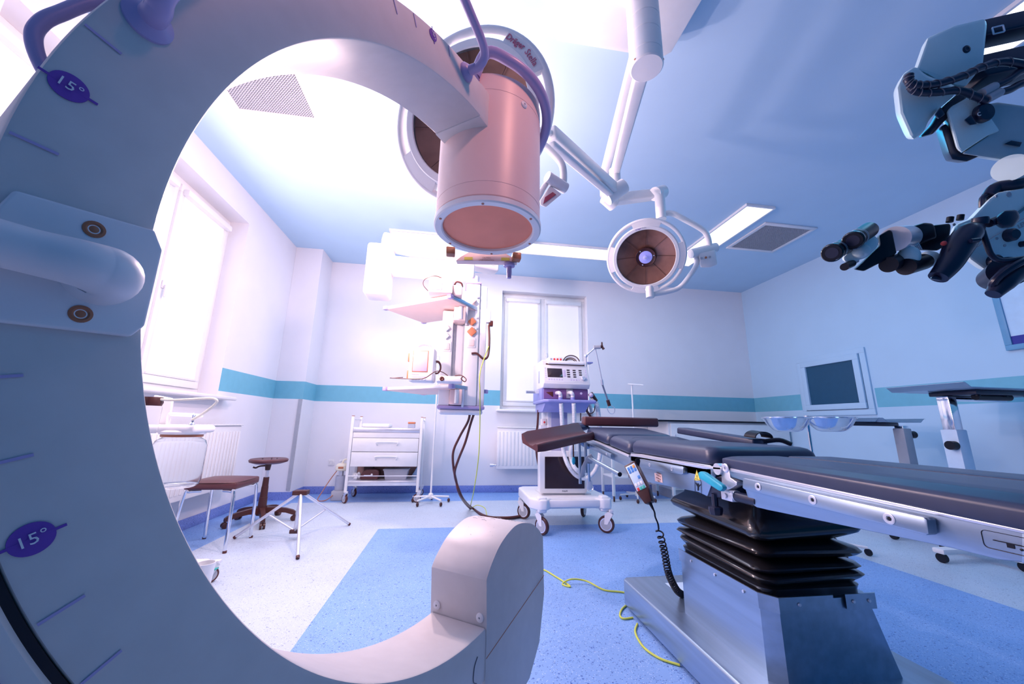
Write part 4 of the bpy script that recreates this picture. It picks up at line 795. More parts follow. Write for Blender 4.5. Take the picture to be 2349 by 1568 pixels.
# breathing machine
def Z(py, y, px=1295): return ony(px, py, y).z
tx0, tx1 = ony(1244, 838, 3.82).x, ony(1349, 841, 3.82).x
YM = Matrix(((0, 0, 1, tx0), (1, 0, 0, 0), (0, 1, 0, 0), (0, 0, 0, 1)))
z1, z2, z3 = Z(838, 3.82), Z(880, 3.77), Z(891, 3.82)
MB().prism([(3.83, z1+.055), (3.83, z1), (3.765, z2), (3.80, z3), (4.28, z3), (4.28, z1+.055)], YM, tx1-tx0, bev=.01, seg=3).build('ventilator_case', WHT, vt)
M = frame((tx0, 3.83, z1), (1, 0, 0), y=(0, 3.83-3.765, z1-z2)); H_ = math.hypot(.065, z1-z2)
def pan(x0, x1, y0, y1, m, nm, par, th=.002, bev=.0006): return MB().box(x0*(tx1-tx0), x1*(tx1-tx0), -y1*H_, -y0*H_, .0005, th, bev=bev, M=M).build(nm, m, par)
fp = pan(.03, .97, .03, .93, WH2, 'control_panel', vt)
pan(.10, .42, .18, .67, SCR, 'screen', fp, .004); pan(.43, .49, .24, .62, LIL, 'soft_key_strip', fp, .0035)
for r in range(4):
    for q in range(3):
        if r == 3 and q == 2: continue
        pan(.52+q*.13+.0*r, .585+q*.13, .22+r*.12, .29+r*.12, SCR, 'key_display', fp, .004)
for r in range(6): pan(.05, .075, .16+r*.1, .21+r*.1, GRILL if r == 0 else LIL, 'key', fp, .003); pan(.92, .95, .20+r*.1, .25+r*.1, LIL, 'key', fp, .003)
for r in range(6): pan(.11+r*.055, .14+r*.055, .74, .82, LIL, 'key', fp, .003)
for r in range(4): pan(.58+r*.055, .61+r*.055, .74, .82, LIL, 'key', fp, .003)
MB().lathe([(.024, 0), (.022, .018), (.018, .022), (0, .022)], M @ V((.86*(tx1-tx0), -.70*H_, .002)), M.to_3x3() @ V((0, 0, 1)), 26).build('control_dial', ALU, fp)
MB().box(tx0+.06, tx1-.05, 3.80, 3.835, z1+.012, z1+.035, bev=.008).build('grab_bar', WHT, vt)
MB().box(tx0+.04, tx1-.04, 3.828, 3.832, z1+.004, z1+.018).build('grab_slot', BRC, vt)
for y in (0, 1, 2, 3): pass
MB().box(tx0-.003, tx0+.001, 3.95, 3.99, z2+.02, z1-.05, bev=.001).build('side_grille', GRILL, vt)
zc = Z(921, 3.80)
MB().box(tx0-.005, tx1-.0, 3.84, 4.26, zc, z3, bev=.006).build('gas_module', BLU, vt)
MB().box(tx0+.02, tx1-.01, 3.825, 3.84, Z(915, 3.83), z3-.002, bev=.003).build('module_front', mat('plum_panel', (.20, .10, .30), .45), vt)
MB().box(tx0+.26, tx0+.33, 3.818, 3.826, Z(913, 3.83), z3-.006, bev=.002).build('module_divider', GRY, vt)
MB().slab([(1250, 899), (1268, 898), (1269, 910), (1252, 911)], 3.9, .02, bev=.002).build('sensor_block', BRC, vt)
sb = MB()
for px, py in ((1283, 901), (1311, 901)):
    a_, b_, c_ = dp(px-6, py, 3.92), dp(px, py, 3.84), dp(px+2.5, py+10, 3.84)
    MB().tube([a_, b_, (b_+c_)/2+V((.006, 0, 0)), c_], .020, 16, smooth=6).build('elbow_port', WHT, vt)
    MB().cyl(c_, c_+V((0, 0, -.05)), .022, .020, n=20).build('hose_cuff', BLU, vt)
MB().lathe([(.012, 0), (.012, .004), (0, .004)], dp(1333, 902, 3.86), (0, -1, 0), 20).build('indicator', LIL, vt)
zt_ = Z(921, 3.72)
MB().prism([(tx0-.02, 3.70), (tx0+.03, 3.665), (tx1+.02, 3.665), (tx1+.035, 3.70), (tx1+.01, 4.2), (tx0-.02, 4.2)], Matrix.Translation((0, 0, zt_-.012)), .032, bev=.012, seg=3).build('hose_tray', BLU, vt)
MB().prism([(3.72, zt_-.012), (4.2, zt_-.012), (4.2, zt_-.10), (3.86, zt_-.10)], Matrix(((0, 0, 1, tx0+.01), (1, 0, 0, 0), (0, 1, 0, 0), (0, 0, 0, 1))), tx1-tx0-.04, bev=.004).build('tray_bracket', BLU, vt)
MB().box(tx0-.14, tx0-.0, 3.98, 4.0, Z(904, 3.98), Z(898, 3.98), bev=.002).build('side_rail', ALU, vt)
MB().box(tx0-.04, tx0+.01, 3.95, 3.97, Z(904, 3.96), Z(896, 3.96), bev=.002).build('rail_bracket', WHT, vt)
# things lying on top of the machine
zt2 = z1+.0555
g = thing('sensor_module', (tx0+.2, 4.0, zt2), 'small white module with round ports lying on top of the ventilator', 'module')
mb = MB().box(tx0+.10, tx0+.26, 3.93, 4.08, zt2, zt2+.055, bev=.012, M=None).build('body', WHT, g)
for k in range(4): MB().lathe([(.012, 0), (.012, .003), (.006, .004), (0, .003)], (tx0+.125+k*.036, 3.93, zt2+.028), (0, -1, 0), 16).build('port', RED if k else ALU, g)
o = MB()
for k in range(5): o.tube([V((tx0+.37+(.095-.012*k)*math.cos(t), 3.98+.012*k, zt2+.008+(.08-.012*k)*max(0, math.sin(t)))) for t in [PI*i/16 for i in range(17)]], .006, 7, mi=k % 3)
tag(o.build('cable_bundle', [MARP, WHT, BRC], org=(tx0+.37, 4.0, zt2)), 'coiled dark and white cable bundle on top of the ventilator', 'cable')
tag(MB().box(tx0+.46, tx0+.60, 3.92, 4.02, zt2, zt2+.014, bev=.003).build('notebook', BLU), 'flat blue pad lying at the right end of the ventilator top', 'pad')
# support arm for hoses
sa = lambda px, py, d=3.95: dp(px, py, d)
MB().cyl(sa(1344, 840), sa(1344, 818), .008, n=12).build('arm_post', ALU, vt)
MB().ball(sa(1344, 816), .018).build('arm_joint', ALU, vt)
MB().cyl(sa(1344, 816), sa(1366, 797), .0075, n=12).build('support_arm', ALU, vt)
MB().cyl(sa(1362, 796), sa(1377, 795), .022, n=20).build('arm_joint', GRY, vt)
k_ = MB(); c0 = sa(1381, 795)
k_.cyl(sa(1375, 795), sa(1383, 795), .016, n=14)
for t in range(3): a = rad(90+120*t); k_.cyl(c0, c0+V((.018*(1 if t else 0), 0, 0))+V((0, math.cos(a)*.02, math.sin(a)*.05)), .010, .007, n=10)
k_.build('star_knob', MARP, vt)
MB().cyl(sa(1366, 800), sa(1381, 872), .006, n=10).build('support_arm', ALU, vt); MB().cyl(sa(1380, 870), sa(1382, 882), .014, n=12).build('arm_coupling', ALU, vt); MB().cyl(sa(1382, 882), sa(1395, 920), .009, n=12).build('support_arm', STD, vt)
MB().cyl(sa(1394, 917), sa(1398, 930), .018, n=12).build('arm_coupling', MARP, vt)
MB().tube([sa(1398, 928), sa(1393, 936), sa(1399, 947), sa(1408, 947), sa(1410, 936), sa(1402, 930)], .004, 6, smooth=5).build('hose_hook', ALU, vt)
def corr(pts, d, r=.021, nm='corrugated_hose'):
    P = cat([dp(a, b, dd) for (a, b), dd in zip(pts, d)], 30); L = sum((P[i+1]-P[i]).length for i in range(len(P)-1))
    MB().tube(P, lambda t: r*(1+.09*math.sin(2*PI*t*L/.014)), 12).build(nm, HOSE, vt, ang=70)
corr([(1287, 925), (1289, 960), (1291, 1000), (1293, 1035), (1303, 1066), (1322, 1090), (1345, 1096), (1364, 1080), (1374, 1055), (1378, 1030)], [3.75]*4+[3.7]*6)
corr([(1316, 925), (1317, 955), (1317, 990), (1311, 1025), (1309, 1050), (1318, 1072), (1334, 1086)], [3.76]*5+[3.68]*2)
corr([(1358, 912), (1368, 925), (1372, 945), (1376, 985)], [3.95]*4, .024); corr([(1350, 922), (1356, 940), (1358, 975)], [4.05]*3, .018)
MB().cyl(dp(1354, 902, 3.95), dp(1367, 920, 3.95), .028, .024, n=18).build('y_connector', MARP, vt); MB().ball(dp(1356, 906, 3.9), .024).build('connector_cap', LIL, vt)
MB().tube([dp(1340, 925, 4.0), dp(1345, 940, 4.0), dp(1352, 951, 4.0), dp(1360, 965, 4.0)], .013, 8, smooth=4).build('dark_tube', BRC, vt)
MB().tube([dp(1350, 925, 3.95), dp(1348, 942, 3.95), dp(1353, 948, 3.95), dp(1362, 944, 3.95), dp(1365, 930, 3.95)], .005, 6, smooth=4).build('sensor_wire', BRC, vt)
MB().tube([dp(1235, 940, 4.1), dp(1233, 975, 4.1), dp(1230, 1000, 4.1), dp(1231, 1040, 4.1), dp(1237, 1075, 4.1), dp(1243, 1120, 4.1)], .012, 8, smooth=5).build('supply_hose', BRC, vt)
MB().tube([dp(1332, 940, 4.1), dp(1332, 965, 4.1)], .006, 6).build('sensor_wire', BRC, vt)
ys_(4.0, [(1240, 975), (1262, 975), (1262, 983), (1240, 983)], .10, bev=.004).build('side_tray', WH2, vt)
ys_(4.02, [(1243, 960), (1254, 960), (1254, 975), (1243, 975)], .08, bev=.006).build('suction_regulator', WHT, vt); MB().ball(dp(1249, 968, 4.0), .012).build('regulator_dial', RED, vt)
# ---------------------------------------------------------------- drawer trolley
TY = 5.27; TYB = 5.72
tr = thing('instrument_trolley', (-.87, 5.5, 0), 'white steel drawer trolley on castors against the back wall', 'trolley')
txl, txr = -1.315, -.43; 
for x, y in ((txl, TY), (txr, TY), (txl, TYB), (txr, TYB)):
    p_ = MB().box(x-.018, x+.018, y-.018, y+.018, .125, 1.07, bev=.005).build('post', WHT, tr); MB().box(x-.016, x+.016, y-.016, y+.016, 1.07, 1.078, bev=.002).build('post_cap', BRN, p_)
    castor(tr, x, y, .052, .028, BRC, ALU, ang=.5+x, fork=ALU)
for x in (txl, txr): MB().cyl((x, TY, 1.03), (x, TYB, 1.03), .008, n=10).build('push_rail', ALU, tr)
MB().box(txl+.018, txr-.018, TY-.015, TYB, .87, .93, bev=.006).build('top_tray', ALU, tr)
MB().box(txl+.02, txr-.02, TY-.005, TYB, .80, .868, bev=.004).build('cabinet_rail', WHT, tr)
MB().box(txl+.02, txr-.02, TY+.02, TYB-.01, .44, .80, bev=.004).build('cabinet', WHT, tr)
for z0, z1_ in ((.625, .795), (.44, .618)):
    d_ = MB().box(txl+.025, txr-.025, TY-.012, TY+.02, z0, z1_, bev=.004).build('drawer', WHT, tr)
    xm = (txl+txr)/2+.02; zc_ = (z0+z1_)/2+.015
    MB().tube([(xm-.125, TY-.01, zc_-.02), (xm-.13, TY-.035, zc_+.0), (xm-.12, TY-.04, zc_+.022), (xm+.12, TY-.04, zc_+.022), (xm+.13, TY-.035, zc_), (xm+.125, TY-.01, zc_-.02)], .009, 10, smooth=4).build('handle', WHT, d_)
MB().box(txl+.018, txr-.018, TY-.015, TYB, .205, .265, bev=.006).build('lower_tray', ALU, tr)
MB().cyl((txl, TY-.01, .325), (txr, TY-.01, .325), .005, n=8).build('retaining_rod', ALU, tr)
MB().box(txl+.018, txr-.018, TYB-.01, TYB, .265, .44, bev=.003).build('back_panel', mat('brown_back_panel', (.45, .25, .22), .6), tr)
zt_ = .931
tag(MB().box(-1.22, -.86, 5.35, 5.62, zt_, zt_+.05, bev=.02, seg=3).build('folded_cloth', WHT), 'white folded cloth lying on the trolley top', 'cloth')
g = thing('sharps_box', (-.575, 5.4, zt_), 'small white box with orange-brown lid on the trolley top', 'box'); MB().box(-.62, -.53, 5.36, 5.45, zt_, zt_+.055, bev=.006).build('body', CLR, g); MB().box(-.622, -.528, 5.355, 5.455, zt_+.055, zt_+.08, bev=.004).build('lid', ORB, g)
zl = .2655
g = thing('storage_box', (-.73, 5.45, zl), 'clear plastic storage box with lid on the lower trolley shelf', 'box')
mb = MB(); vs = [(x, y, z) for z, s in ((zl, .85), (zl+.115, 1)) for x, y in ((-.73-.155*s, 5.45-.1*s), (-.73+.155*s, 5.45-.1*s), (-.73+.155*s, 5.45+.1*s), (-.73-.155*s, 5.45+.1*s))]
mb.add(vs, [(0, 3, 2, 1), (0, 1, 5, 4), (1, 2, 6, 5), (2, 3, 7, 6), (3, 0, 4, 7)]); mb.build('tub', CLR, g); MB().box(-.895, -.565, 5.34, 5.56, zl+.115, zl+.132, bev=.006).build('lid', CLR, g)
g = thing('instrument_bag', (-1.06, 5.42, zl), 'dark rounded instrument bag on the lower trolley shelf', 'bag')
MB().prism([(-1.175, 0), (-1.175, .06), (-1.15, .105), (-1.10, .13), (-.99, .13), (-.95, .11), (-.94, .07), (-.955, 0)], frame((0, 5.36, zl), (1, 0, 0), y=(0, 0, 1)), -.14, bev=.015, seg=3).build('bag_body', MAR, g); MB().box(-1.13, -1.04, 5.352, 5.358, zl+.05, zl+.06).build('zip', ALU, g); MB().ball((-1.03, 5.35, zl+.065), .014).build('zip_pull', WHT, g)
g = MB(); random.seed(2)
for k in range(14): g.ball((-1.23+random.uniform(-.035, .035), 5.36+random.uniform(-.03, .05), zl+.025+random.uniform(0, .06)), .022, n=8)
o_ = g.build('swabs', WHT); tag(o_, 'heap of white swabs in a bag at the left of the lower trolley shelf', 'swabs'); o_['kind'] = 'stuff'
tag(MB().box(-1.19, -1.06, 5.60, 5.66, zl, zl+.165, bev=.008).build('gauge_case', MARP), 'dark upright case behind the instrument bag on the lower trolley shelf', 'case')
tag(MB().prism([(-.56, .0), (-.462, .0), (-.462, .12), (-.48, .14)], frame((0, 5.62, zl), (1, 0, 0), y=(0, 0, 1)), -.10, bev=.008).build('blue_wrap', mat('pale_blue_wrap', (.45, .60, .85), .5)), 'pale blue wrapped pack at the right end of the lower trolley shelf', 'pack')
# suction pump left of the trolley
g = thing('suction_pump', (-1.43, 5.55, 0), 'small suction pump with clear canister and cream lid beside the trolley', 'suction pump')
MB().box(-1.53, -1.37, 5.42, 5.58, 0.0, .12, bev=.012).build('base', GRY, g); MB().lathe([(0, .12), (.06, .12), (.062, .14), (.062, .30), (.056, .30), (.056, .14), (0, .135)], (-1.45, 5.5, 0), n=28).build('canister', CLR, g)
MB().lathe([(.03, .30), (.03, .38), (0, .38)], (-1.45, 5.5, 0), n=20).build('neck', ALU, g); MB().lathe([(0, .455), (.05, .455), (.075, .43), (.08, .38), (.07, .365), (0, .365)], (-1.45, 5.5, 0), n=28).build('lid', CRH, g)
MB().box(-1.475, -1.41, 5.415, 5.43, .395, .42, bev=.006).build('grip_slot', BRN, g)
MB().tube([(-1.45, 5.5, .45), (-1.43, 5.5, .50), (-1.38, 5.5, .50), (-1.37, 5.5, .44)], .012, 10, smooth=5).build('outlet_tube', CRH, g)
tag(MB().tube([(-1.50, 5.42, .07), (-1.58, 5.40, .012), (-1.68, 5.42, .012), (-1.66, 5.50, .10), (-1.60, 5.60, .25), (-1.56, 5.90, .40)], .006, 7, smooth=6).build('mains_cord', BRN, org=(-1.6, 5.4, 0)), 'thin brown mains cord from the suction pump to the wall socket', 'cord')
# ---------------------------------------------------------------- infusion stands
def iv_stand(x, y, h, label, ang, top, n=5, r=.24):
    o = thing('infusion_stand', (x, y, 0), label, 'infusion stand', 'white infusion stands'); 
    MB().cyl((x, y, .09), (x, y, h), .012, n=14).build('pole', WHT, o); MB().lathe([(.03, .06), (.034, .08), (.03, .115), (.014, .13)], (x, y, 0), n=20).build('hub', WHT, o)
    for k in range(n):
        t = ang+2*PI*k/n; e = V((x+r*math.cos(t), y+r*math.sin(t), .07)); MB().cyl((x, y, .09), e, .012, .011, n=10).build('leg', WHT, o)
        c = MB().ball(V((e.x, e.y, .026)), .026, .7, 1, 1, n=12); c.build('castor', MARP, o)
    if top: MB().cyl((x-.06, y, h), (x+.13, y-.1, h-.02), .012, n=10).build('top_bar', WHT, o)
    else: MB().tube([(x-.1, y, h+.03), (x-.06, y, h), (x, y, h+.01), (x+.06, y, h), (x+.1, y, h+.03)], .005, 8, smooth=4).build('hook', WHT, o)
q = onz(988, 1137, .09); iv_stand(q.x, q.y, 1.9, 'white infusion stand on five castors right of the drawer trolley', .3, 0)
q = onz(1462, 1133, .08); iv_stand(q.x, q.y, 0, '', 0, 0) if 0 else None
q2 = ony(1425, 905, q.y); iv_stand(q.x, q.y, ony(1425, 880, q.y).z, 'white infusion stand with a short slanted top bar behind the operating table', .5, 1)
# small glass trolley behind the monitor
g = thing('side_trolley', (2.2, 4.95, 0), 'small white two-shelf trolley half hidden behind the ventilator', 'trolley')
pa, pb, pd_ = [onz(a, b, 0) for a, b in ((1409, 1150), (1371, 1128), (1558, 1150))]; pb = V((pa.x, 5.55, 0)); pc = V((3.06, 5.55, 0)); pd_.x = 3.06
for p in (pa, pb, pc, pd_):
    MB().box(p.x-.018, p.x+.018, p.y-.018, p.y+.018, .07, .72, bev=.004).build('post', WHT, g); castor(g, p.x, p.y, .035, .022, MARP, ALU, ang=1.2, fork=ALU)

for z in (.30, .70): MB().prism([(p.x, p.y) for p in (pa, pb, pc, pd_)], Matrix.Translation((0, 0, z)), .02, bev=.003).build('shelf', WH2, g)
# ---------------------------------------------------------------- seats
g = thing('swivel_stool', (-1.97, 4.55, 0), 'round dark swivel stool on a five-star castor base', 'stool')
hx, hy = onz(600, 1168, .12).x, onz(600, 1168, .12).y; Zs = dp(616, 1050, 4.3).z
sc_ = V((hx, hy, 0)); zt_ = ony(616, 1052, hy).z
MB().lathe([(0, zt_), (.12, zt_+.002), (.165, zt_+.004), (.178, zt_-.008), (.172, zt_-.028), (.12, zt_-.045), (.03, zt_-.05), (0, zt_-.05)], sc_, n=44).build('seat', MAR, g)
for k in range(5): a = k*1.257+.4; MB().lathe([(.009, 0), (0, -.004)], sc_+V((.07*math.cos(a), .07*math.sin(a), zt_+.0035)), n=10).build('vent_hole', BLK, g)
MB().cyl(sc_+V((0, 0, .34)), sc_+V((0, 0, zt_-.05)), .016, n=16).build('gas_spring', ALU, g)
for a, b, r in ((.10, .24, .040), (.24, .34, .034), (.34, .43, .029)): MB().cyl(sc_+V((0, 0, a)), sc_+V((0, 0, b)), r, r-.003, n=20).build('sleeve', MARP, g)
MB().cyl(sc_+V((0, 0, zt_-.11)), sc_+V((0, 0, zt_-.05)), .022, .03, n=16).build('seat_mount', MARP, g)
MB().tube([sc_+V((0, 0, zt_-.065)), sc_+V((-.07, -.02, zt_-.07)), sc_+V((-.10, -.03, zt_-.085)), sc_+V((-.125, -.035, zt_-.078))], .008, 8, smooth=4).build('height_lever', MARP, g)
MB().lathe([(.045, .07), (.052, .10), (.045, .15)], sc_, n=20).build('hub', MARP, g)
for k in range(5):
    t = rad(-62+72*k); d_ = V((math.cos(t), math.sin(t), 0)); s_ = V((-d_.y, d_.x, 0)); mb = MB(); vs = []
    for u_, w_, z0, z1_ in ((.03, .030, .085, .145), (.12, .027, .095, .14), (.22, .024, .085, .125), (.285, .022, .062, .105), (.31, .018, .06, .088)): vs += [sc_+d_*u_+s_*w_+V((0, 0, z0)), sc_+d_*u_-s_*w_+V((0, 0, z0)), sc_+d_*u_-s_*(w_*.8)+V((0, 0, z1_)), sc_+d_*u_+s_*(w_*.8)+V((0, 0, z1_))]
    mb.add(vs, [(i*4+j, i*4+(j+1) % 4, i*4+4+(j+1) % 4, i*4+4+j) for i in range(4) for j in range(4)]+[(0, 1, 2, 3), (19, 18, 17, 16)]); l_ = mb.build('leg', MARP, g, ang=50)
    c0 = sc_+d_*.30+V((0, 0, .028)); m2 = MB()
    for s in (-.014, .014): m2.cyl(c0+s_*(s-.009), c0+s_*(s+.009), .028, n=20)
    m2.cyl(c0, c0+V((0, 0, .04)), .006, n=8); m2.build('castor', MARP, l_)
g = thing('square_stool', (-1.9, 3.64, 0), 'square stool with padded black seat tinted flare maroon and four chrome legs', 'stool')
L4 = [V((-1.692, 3.438, 0)), V((-2.09, 3.43, 0)), V((-2.069, 3.842, 0)), V((-1.70, 3.84, 0))]
cx_, cy_ = -1.885, 3.64; ztop = .515
b = MB(); n = 8; vs = []
for i in range(n+1):
    for j in range(n+1):
        u_, v_ = i/n*2-1, j/n*2-1; e = max(abs(u_), abs(v_)); k = 1-.05*(u_*u_*v_*v_); vs.append((cx_+.195*u_*k, cy_+.195*v_*k, ztop+.012*(1-u_*u_)*(1-v_*v_)+(.0 if e < .99 else -.008)))
b.add(vs, [(i*(n+1)+j, (i+1)*(n+1)+j, (i+1)*(n+1)+j+1, i*(n+1)+j+1) for i in range(n) for j in range(n)])
b.box(cx_-.19, cx_+.19, cy_-.19, cy_+.19, ztop-.062, ztop-.002, bev=.018, seg=3); b.build('seat', MAR, g, ang=60)
for q in L4:
    dx = 1 if q.x > cx_ else -1; dy = 1 if q.y > cy_ else -1
    MB().tube([(cx_+dx*.08, cy_+dy*.14, ztop-.072), (cx_+dx*.15, cy_+dy*.165, ztop-.075), (cx_+dx*.178, cy_+dy*.178, ztop-.10), V((q.x, q.y, .01))+(V((cx_, cy_, 0))-V((q.x, q.y, 0)))*.02], .0125, 14, smooth=7).build('leg', CHR, g)
    MB().cyl((q.x, q.y, 0), (q.x, q.y, .016), .0145, n=14).build('foot_cap', BRC, g)
# folding tripod
g = thing('folding_tripod', (-1.37, 3.8, 0), 'low folding aluminium tripod base standing on the pale floor', 'tripod')
F = [onz(683, 1280, .01), onz(537, 1233, .01), onz(802, 1202, .01)]; cc = (F[0]+F[1]+F[2])/3
q0 = ony(691, 1127, cc.y); top = V((q0.x, cc.y, q0.z)); q1 = ony(688, 1217, cc.y); low = V((q0.x-.01, cc.y, q1.z))
MB().box(top.x-.06, top.x+.06, top.y-.04, top.y+.04, top.z-.025, top.z+.012, bev=.006).build('top_collar', MARP, g)
MB().box(low.x-.035, low.x+.035, low.y-.03, low.y+.03, low.z-.015, low.z+.015, bev=.004).build('lower_collar', MARP, g)
MB().cyl(low, top, .013, n=12).build('centre_tube', ALU, g)
for f in F:
    d_ = (f-top).normalized(); l_ = MB().cyl(top+d_*.03, f, .0125, n=12).build('leg', ALU, g); MB().cyl(f-d_*.02, f, .0135, n=12).build('foot_cap', BRC, l_)
    md = top.lerp(f, .5); MB().cyl(low+(md-low)*.04, md, .0085, n=10).build('brace', ALU, g)
# ---------------------------------------------------------------- suction stand at the left edge
pc = dp(472, 1290, 1.95)
g = thing('suction_stand', (-1.62, 2.75, 0), 'white suction stand with large glass jar and cream tube, cut by the scanner ring', 'suction unit')
dj = 2.35
jc = dp(406, 1060, dj); zt_ = dp(406, 1003, dj).z; zb_ = dp(400, 1115, dj).z; jr = .135
gj = MB(); gj.lathe([(0, zb_+.004), (jr*.80, zb_), (jr*.93, zb_+.012), (jr, zb_+.04), (jr, zt_-.05), (jr*.92, zt_-.018), (jr*.72, zt_), (jr*.72, zt_+.02), (jr*.69, zt_+.02), (jr*.69, zt_), (jr*.89, zt_-.022), (jr*.97, zt_-.05), (jr*.97, zb_+.042), (jr*.90, zb_+.016), (0, zb_+.008)], (jc.x, jc.y, 0), n=48)
gj.build('glass_jar', GLS, g)
MB().lathe([(0, zt_+.045), (jr*.85, zt_+.045), (jr*.9, zt_+.035), (jr*.85, zt_+.02), (0, zt_+.02)], (jc.x, jc.y, 0), n=40).build('jar_lid', WHT, g)
MB().lathe([(jr*.78, zt_+.02), (jr*.8, zt_+.012), (jr*.78, zt_+.004)], (jc.x, jc.y, 0), n=40).build('jar_clip', BRN, g)
MB().box(jc.x-.36, jc.x+.13, jc.y-.11, jc.y+.11, zt_+.03, zt_+.078, bev=.02, seg=3).build('jar_bracket', WHT, g)
pt = dp(439, 978, dj); MB().lathe([(.018, zt_+.078), (.016, zt_+.085), (.008, zt_+.095), (.008, zt_+.13), (.012, zt_+.14), (.006, zt_+.15), (0, zt_+.155)], (pt.x, pt.y, 0), n=18).build('outlet_fitting', CHR, g)
MB().tube([dp(441, 962, dj), dp(455, 955, dj), dp(480, 938, dj-.05), dp(497, 922, dj-.08), dp(490, 914, dj-.1), dp(460, 914, dj-.1), dp(400, 917, dj-.12), dp(352, 915, dj-.15)], .0075, 10, smooth=7).build('suction_tube', CRH, g)
MB().tube([dp(384, 980, dj+.1), dp(388, 952, dj+.1), dp(400, 950, dj+.1), dp(455, 953, dj+.1), dp(461, 957, dj+.1)], .012, 10, smooth=5).build('push_handle', WHT, g)
MB().slab([(352, 905), (395, 913), (392, 940), (384, 985), (355, 985)], 2.45, .12, bev=.012).build('pump_housing', WHT, g)
MB().lathe([(0, .0), (.05, .0), (.056, .02), (.05, .05), (0, .05)], dp(345, 930, 2.2), n=24).build('filter_cap', MARP, g)
c2 = dp(340, 965, 2.2); MB().lathe([(0, 0), (.045, 0), (.05, .02), (.05, .15), (.04, .17), (0, .17)], c2+V((0, 0, -.07)), n=30).build('small_jar', GLS, g)
bx = jc.x-.30; MB().box(bx-.04, bx+.04, jc.y-.04, jc.y+.04, .10, zt_+.05, bev=.01).build('stand_post', WHT, g)
cq = onz(487, 1336, .0); MB().box(bx-.2, cq.x-.05, 1.93, cq.y+.05, .09, .13, bev=.02).build('stand_base', WHT, g)
MB().box(cq.x-.20, pc.x-.005, pc.y-.05, pc.y+.05, .105, .1305, bev=.008).build('foot_plate', WHT, g)
cst = castor(g, cq.x-.02, cq.y, .045, .025, BRC, GRY, ang=.8)
MB().box(cq.x-.03, cq.x+.015, cq.y-.02, cq.y+.02, .075, .085, bev=.003).build('brake_tab', mat('green_brake_tab', (.05, .45, .40), .4), g)
castor(g, bx-.12, jc.y-.08, .045, .025, BRC, GRY); castor(g, bx-.12, jc.y+.1, .045, .025, BRC, GRY)
# paper cup on the floor behind the ring
tag(MB().lathe([(0, .131), (.034, .131), (.044, pc.z), (.041, pc.z), (.032, .136), (0, .136)], (pc.x, pc.y, 0), n=28).build('white_cup', WHT), 'small white cup standing on the foot of the suction stand', 'cup')
# ---------------------------------------------------------------- right side: bowl stand, instrument tables
g = thing('bowl_stand', (2.6, 2.6, 0), 'chrome stand with two ring holders beside the instrument table', 'bowl stand')
db = 3.4; bc1, bc2 = dp(1803, 957, db), dp(1903, 957, db); BR = .187
mid = dp(1851, 958, db+.05)
MB().cyl((mid.x, mid.y, .06), (mid.x, mid.y, mid.z+.01), .013, n=16).build('pole', CHR, g)
MB().lathe([(.022, mid.z), (.022, mid.z+.02), (0, mid.z+.02)], (mid.x, mid.y, 0), n=16).build('cap', ALU, g)
for c_ in (bc1, bc2): MB().tube(arc((c_.x, c_.y, c_.z-.006), (1, 0, 0), (0, 1, 0), BR+.002, 0, 2*PI, 36)[:-1], .006, 8, closed=True).build('holder_ring', CHR, g)
for k in range(5):
    t = rad(30+72*k); e = V((mid.x+.27*math.cos(t), mid.y+.27*math.sin(t), .06)); MB().cyl((mid.x, mid.y, .075), e, .011, n=10).build('leg', WHT, g); MB().cyl((e.x-.01, e.y, .026), (e.x+.01, e.y, .026), .026, n=18).build('castor', BLK, g)
for i, c_ in enumerate((bc1, bc2)):
    s_ = BR/.150; pr = [(r*s_, z*s_*1.1) for r, z in ((.148, 0), (.154, .002), (.150, -.004), (.140, -.02), (.118, -.055), (.088, -.082), (.06, -.092), (0, -.092))]; pin = [(r*s_, z*s_*1.1) for r, z in ((0, -.089), (.058, -.089), (.086, -.079), (.115, -.052), (.137, -.018), (.146, 0))]
    tag(MB().lathe([(r, z) for r, z in pr+pin], c_, n=56).build('steel_bowl', CHR), ('left', 'right')[i]+' one of two polished steel bowls held in the stand', 'bowl', 'steel bowls in the stand')
def ipost(o, px, py, d, w, ztop, zsl, m2, kn, span):
    q = dp(px, py, d); MB().box(q.x-w/2, q.x+w/2, q.y-w/2, q.y+w/2, zsl-.1, ztop, bev=.004).build('post', CHR, o)
    w2 = w*.66; MB().box(q.x-w2, q.x+w2, q.y-w2, q.y+w2, .10, zsl, bev=.008).build('post_sleeve', m2, o)
    MB().cyl((q.x+kn*w2, q.y-w2*.4, zsl-.13 if kn < 0 else zsl-.06), (q.x+kn*(w2+.055), q.y-w2*.4, zsl-.13 if kn < 0 else zsl-.06), .036, n=20).build('clamp_knob', BLK, o)
    MB().box(q.x-span, q.x+span, q.y-.04, q.y+.04, .065, .105, bev=.012).build('foot_bar', WH2, o); MB().box(q.x-.04, q.x+.04, q.y-span*.6, q.y+span*.6, .06, .10, bev=.012).build('foot_bar', WH2, o)
    for dx, dy in ((-1, 0), (1, 0), (0, -.6), (0, .6)): MB().cyl((q.x+dx*(span-.03)-.014, q.y+dy*(span-.03), .035), (q.x+dx*(span-.03)+.014, q.y+dy*(span-.03), .035), .035, n=20).build('castor', BLK, o)
    return q
def itray(o, xa, xb, y, z, depth, h):
    XY = Matrix(((1, 0, 0, 0), (0, 0, 1, y-depth/2), (0, 1, 0, 0), (0, 0, 0, 1)))
    MB().prism([(xa+.07, z), (xb-.07, z), (xb-.02, z+h), (xb, z+h), (xb, z+h-.003), (xb-.016, z+h-.003), (xb-.066, z-.006), (xa+.066, z-.006), (xa+.016, z+h-.003), (xa, z+h-.003), (xa, z+h), (xa+.02, z+h)], XY, depth).build('tray', STL, o)
dt = 3.2
